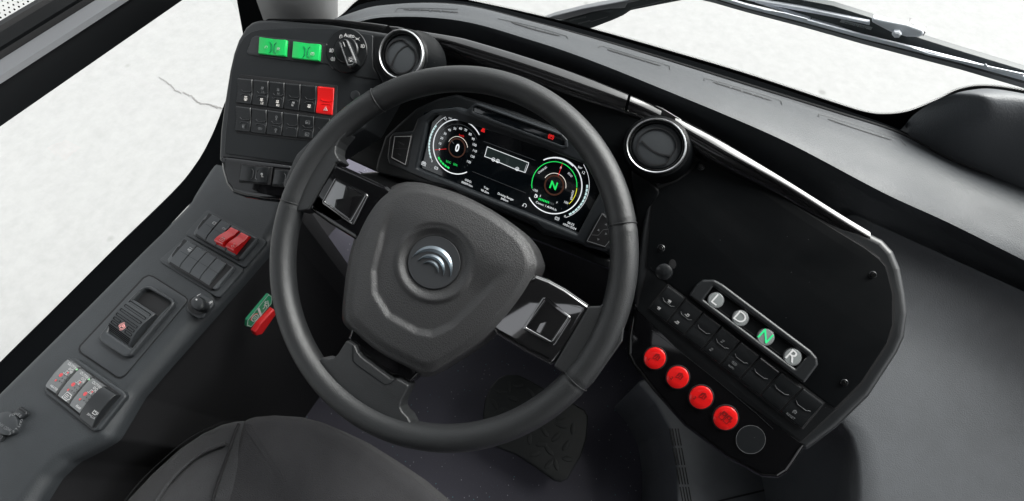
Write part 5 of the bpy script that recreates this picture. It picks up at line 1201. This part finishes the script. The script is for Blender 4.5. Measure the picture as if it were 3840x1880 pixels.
for q, s_ in cells:
    b_ = bar(PF, *Np(q), [(0, .002), (.02, .0050), (.12, .0062), (.5, .0066), (.85, .0050), (.98, .0028), (1, .001)]).build('cover_switch', 'gloss_cover', fb)
    rt = rot_of(PF, px('N', *q[0]), px('N', *q[1])); h = .0070
    g = MB(); tpx(g, PF, 'OUTFIRE', px('N', *quad_at(q, .45, .12)), .0052, h, rt); ipx(g, PF, 'hand', px('N', *quad_at(q, .5, .32)), .0068, h, .0006, rt)
    if s_: tpx(g, PF, s_, px('N', *quad_at(q, .5, .90)), .0044, h - .001, rt)
    else: ipx(g, PF, 'bedplug', px('N', *quad_at(q, .5, .86)), .0070, h - .001, .0007, rt)
    g.build('symbol', 'white_print', b_)
    g = MB(); p = px('N', *quad_at(q, .22, .50)); ribbon(g, PF, arc2(PF.uv(p, h), .0014, 0, 6.3, 20), .0029, h)
    ribbon(g, PF, arc2(PF.uv(px('N', *quad_at(q, .20, .70)), h), .0008, 0, 6.3, 12), .0016, h); ribbon(g, PF, arc2(PF.uv(px('N', *quad_at(q, .52, .34)), h), .0007, 0, 6.3, 12), .0014, h + .0001); g.build('red_spot', 'red_print', b_)
    g = MB(); ribbon(g, PF, [PF.uv(px('N', *quad_at(q, .86, .10)), h), PF.uv(px('N', *quad_at(q, .90, .14)), h)], .002, h + .0002); g.build('green_lamp', 'green_print', b_)
    g = MB()
    for a in range(3):
        for c_ in range(3):
            if (a + c_) != 4: ribbon(g, PF, arc2(PF.uv(px('N', *quad_at(q, .48 + .2 * c_, .44 + .11 * a)), h), .0004, 0, 6.3, 8), .0009, h + .0001)
    g.build('sounder_hole', 'void_black', b_)
q = [(872, 332), (980, 398), (762, 660), (655, 575)]
fl = bar(PF, *Np(q), [(0, .004), (.02, .0075), (.08, .0095), (.25, .0110), (.5, .0105), (.8, .0070), (1, .0022)]).build('charging_flap', 'surround', fb)
g = MB(); ipx(g, PF, 'usb', px('N', *quad_at(q, .5, .66)), .0052, .0094, .0008, rot_of(PF, px('N', *q[0]), px('N', *q[1]))); tpx(g, PF, '5V=2.1A', px('N', *quad_at(q, .45, .82)), .0044, .0092, rot_of(PF, px('N', *q[0]), px('N', *q[1]))); g.build('symbol', 'white_print', fl)

# ---- power outlet
po = thing('power_outlet', 'round capped power outlet lettered around its lid at the rear of the console', 'power outlet', tuple(CP.at(px('N', 90, 630))))
lathe(CP, px('N', 88, 632), 43, 45, [(1, -.002), (1, .005), (.97, .0068), (.9, .0075), (.4, .0082), (.05, .0084)], 40).build('outlet_lid', 'plate_grey', po)
slab(CP, Np([(155, 488), (218, 530), (212, 552), (165, 590), (120, 545), (130, 510)]), -.002, .0062, .001, .001).build('lid_tab', 'surround', po)
slab(CP, Np([(158, 502), (205, 533), (198, 542), (150, 512)]), .005, .0066, .0002).build('tab_slot', 'void_black', po)
slab(CP, Np([(-40, 730), (0, 705), (25, 725), (-10, 780)]), -.002, .0055, .001, .001).build('lid_hinge', 'surround', po)
g = MB(); h = .0088; cc2 = CP.uv(px('N', 88, 632), h)
def arctext(g, pl, s_, c, r, a0, step, size, h):
    for i, ch in enumerate(s_):
        if ch != ' ': a = a0 - step * i; text(g, pl, ch, (c[0] + r * math.cos(a), c[1] + r * math.sin(a)), size, h, a - math.pi / 2, .01)
rt = rot_of(CP, px('N', 0, 635), px('N', 70, 675))
arctext(g, CP, 'POWER OUTLET', cc2, .0135, R(150) , R(17), .0052, h)
tpx(g, CP, '24V', px('N', 8, 640), .0056, h, rt); tpx(g, CP, '120W', px('N', 58, 672), .0056, h, rt); g.build('lid_lettering', 'grey_print', po)

# ================================================================== FOOTWELL
XS = Plane((-.392, 0, 0), (0, 1, 0), (0, 0, 1))
def XP(x): return Plane((x, 0, 0), (0, 1, 0), (0, 0, 1))
xs = XP(-.385)
sg = thing('emergency_sign', 'narrow green and white instruction sticker on the footwell side beside the red lever', 'sign', tuple(xs.at(px('T', 650, 780))))
Tp = T
slab(xs, Tp([(676, 740), (686, 746), (684, 765), (632, 824), (620, 822), (622, 805)]), -.004, .001, .0003, .003).build('sign_plate', 'green_sign', sg)
g = MB(); line(g, xs, Tp([(676, 742), (684, 748), (682, 764), (632, 822), (622, 819), (624, 806)]), .0008, .0016, True); line(g, xs, Tp([(650, 776), (657, 795)]), .004, .0016)
ipx(g, xs, 'run', px('T', 668, 768), .008, .0016, .0014, -.5); ribbon(g, xs, arc2(xs.uv(px('T', 640, 799)), .0065, 0, 6.3, 24), .0013, .0016); ribbon(g, xs, arc2(xs.uv(px('T', 640, 799)), .0025, 0, 6.3, 16), .001, .0016); g.build('sign_symbol', 'white_print', sg)
g = MB(); ribbon(g, xs, arc2(xs.uv(px('T', 640, 799)), .0085, .3, 2.6, 24), .0015, .0018); g.build('sign_arrow', 'red_print', sg)
tp_ = thing('emergency_lever', 'red emergency lever sticking out in the dark footwell under the green sign', 'lever', tuple(xs.at(px('T', 668, 815))))
PLV = XP(-.374)
slab(PLV, Tp([(690, 778), (697, 790), (660, 843), (646, 846), (641, 836), (655, 815)]), -.008, .002, .003, .002).build('lever_handle', 'red_tap', tp_)
tube([PLV.at(px('T', 665, 815)), PLV.at(px('T', 665, 815)) + Vector((-.03, 0, 0))], .005, 12).build('lever_stem', 'void_black', tp_)

# pedal plate with leaf tread
PD = Plane((0, 0, .16), (1, 0, 0), (0, 1, 0))
pe = thing('foot_pedal', 'wide black rubber floor pedal with leaf-shaped treads behind the wheel rim', 'pedal', tuple(PD.at(px('Q', 1950, 600), -.1)))
Qp = lambda pts: pxs('Q', pts)
slab(PD, Qp([(1662, 470), (1690, 400), (1735, 345), (1790, 320), (1850, 320), (1900, 340), (2010, 400), (2120, 450), (2250, 530), (2272, 565), (2262, 700), (2230, 800), (2150, 935), (2110, 955), (2070, 945), (1950, 860), (1840, 790), (1700, 738), (1665, 660), (1648, 560)]), -.02, 0, .005, .006).build('pedal_pad', 'rubber', pe)
lf = [(1760, 425, 20), (1805, 395, -60), (1855, 385, 30), (1930, 430, -20), (1830, 465, 10), (1720, 497, -30), (1745, 540, 60), (1800, 545, -15), (2110, 575, 40), (2015, 660, -25), (2080, 690, 70), (2110, 622, 10), (1995, 735, 30), (1925, 700, -60), (2040, 770, -20), (1960, 790, 45), (2140, 740, 80), (2150, 820, 20), (2080, 850, -45), (2180, 640, -70), (1900, 655, 15), (2040, 850, 70)]
for x, y, a in lf:
    c_ = PD.uv(px('Q', x, y)); A0 = R(a); pts = [(c_[0] + .014 * math.cos(t) * math.cos(A0) - .0055 * math.sin(t) * math.sin(A0), c_[1] + .014 * math.cos(t) * math.sin(A0) + .0055 * math.sin(t) * math.cos(A0)) for t in [i * math.pi / 8 for i in range(16)]]
    prism(MB(), PD, pts, -.001, .0022, .0012, 2).build('tread_leaf', 'rubber_leaf', pe)

# heater box on the floor at lower right
PH = Plane((0, 0, .34), (1, 0, 0), (0, 1, 0))
hb = thing('heater_box', 'dark grey floor box with a ribbed grille below the control pod', 'heater box', tuple(PH.at(px('T', 1850, 1150), -.28)))
slab(PH, Tp([(1600, 960), (1650, 1015), (1685, 1080), (1702, 1170), (1706, 1330), (2068, 1330), (2068, 1100), (2030, 1000), (1800, 900)]), -.28, 0, .006, .01).build('box_cover', 'box_grey', hb)
line(MB(), PH, pxs('M', [(640, 1290), (760, 1255), (1180, 1155), (1225, 1125), (1250, 1080), (1250, 980)]), .003, .0006).build('cover_joint', 'void_black', hb)
for k in range(4):
    y = 820 + k * 118; x = 436 + k * 21
    for j in range(4): slab(PH, pxs('M', [(x + j * 17, y), (x + j * 17 + 7, y), (x + j * 17 + 26, y + 104), (x + j * 17 + 19, y + 104)]), -.001, .0008, .0003).build('grille_slit', 'matte_dark', hb)

# ================================================================== DRIVER SEAT
PSs = Plane((0, 0, .52), (1, 0, 0), (0, 1, 0))
st = thing('driver_seat', 'dark grey woven driver seat cushion with stitched bolster at the bottom of the view', 'seat', (-.15, -.25, .06))
def dome(pl, pts, h0, bev, rnd, rise):
    q = rounded(P2(pl, pts, 0), rnd, 6)
    if area2(q) < 0: q = q[::-1]
    n = len(q); rings = [(q, h0)]
    for k in range(7):
        a = k / 6 * math.pi / 2; rings.append((inset(q, bev * (1 - math.cos(a))), -bev + bev * math.sin(a)))
    base_ = rings[-1][0]; c_ = (sum(p[0] for p in base_) / n, sum(p[1] for p in base_) / n)
    for k in range(1, 13):
        s_ = 1 - k / 12; rings.append(([(c_[0] + (x - c_[0]) * s_, c_[1] + (y - c_[1]) * s_) for x, y in base_], rise * (1 - s_ * s_)))
    vs = []; fs = []
    for r_, h in rings: vs += [pl.xyz(x, y, h) for x, y in r_]
    for r_ in range(len(rings) - 1):
        for i in range(n): j = (i + 1) % n; fs.append((r_ * n + i, r_ * n + j, (r_ + 1) * n + j, (r_ + 1) * n + i))
    return MB().add(vs, fs)
dome(PSs, Tp([(604, 1052), (630, 1044), (680, 1040), (745, 1044), (800, 1058), (870, 1092), (950, 1142), (1030, 1196), (1108, 1262), (1180, 1330), (1240, 1400), (1200, 1600), (900, 1800), (500, 1600), (490, 1400), (530, 1261), (556, 1190), (580, 1120)]), -.14, .022, .02, .016).build('seat_cushion', 'seat_fabric', st, smooth=70)
PBo = Plane((0, 0, .514), (1, 0, 0), (0, 1, 0))
dome(PBo, Tp([(640, 1056), (600, 1054), (575, 1057), (545, 1064), (500, 1085), (440, 1125), (370, 1188), (300, 1262), (230, 1340), (150, 1450), (200, 1650), (700, 1700), (720, 1200), (690, 1080)]), -.13, .022, .02, .010).build('seat_bolster', 'seat_fabric_bolster', st, smooth=70)
box(MB(), -.36, .06, -.62, -.14, .08, .40).build('seat_base', 'void_black', st)
pz = Plane((0, 0, .518), (1, 0, 0), (0, 1, 0))
def pipe_(pts, r_, m_, nm, h): tube([pz.at(p, h) for p in Cp([q for q in resample(pts, 40)])], r_, 8).build(nm, m_, st)
pipe_([(905, 1030), (880, 1037), (800, 1072), (720, 1140), (660, 1210), (618, 1275)], .0032, 'seat_fabric_bolster', 'bolster_piping', .0065)
pipe_([(958, 950), (938, 1000), (905, 1100), (870, 1200), (845, 1290)], .0026, 'thread', 'cushion_seam', .010)
g = MB()
def stitch(pts, n):
    q = resample(pts, n * 2)
    for i in range(0, n * 2 - 1, 2): a, b = pz.at(px('C', *q[i]), .0068), pz.at(px('C', *lerp(q[i], q[i + 1], .9)), .0068); g.add(*(lambda t_: (t_.v, t_.f))(tube([a, b], .0009, 5)))
stitch([(958, 940), (900, 945), (820, 975), (740, 1022), (650, 1098), (560, 1185), (498, 1262)], 70)
stitch([(915, 1030), (870, 1048), (790, 1088), (712, 1158), (650, 1228), (620, 1262)], 50)
g.build('stitching', 'thread', st)
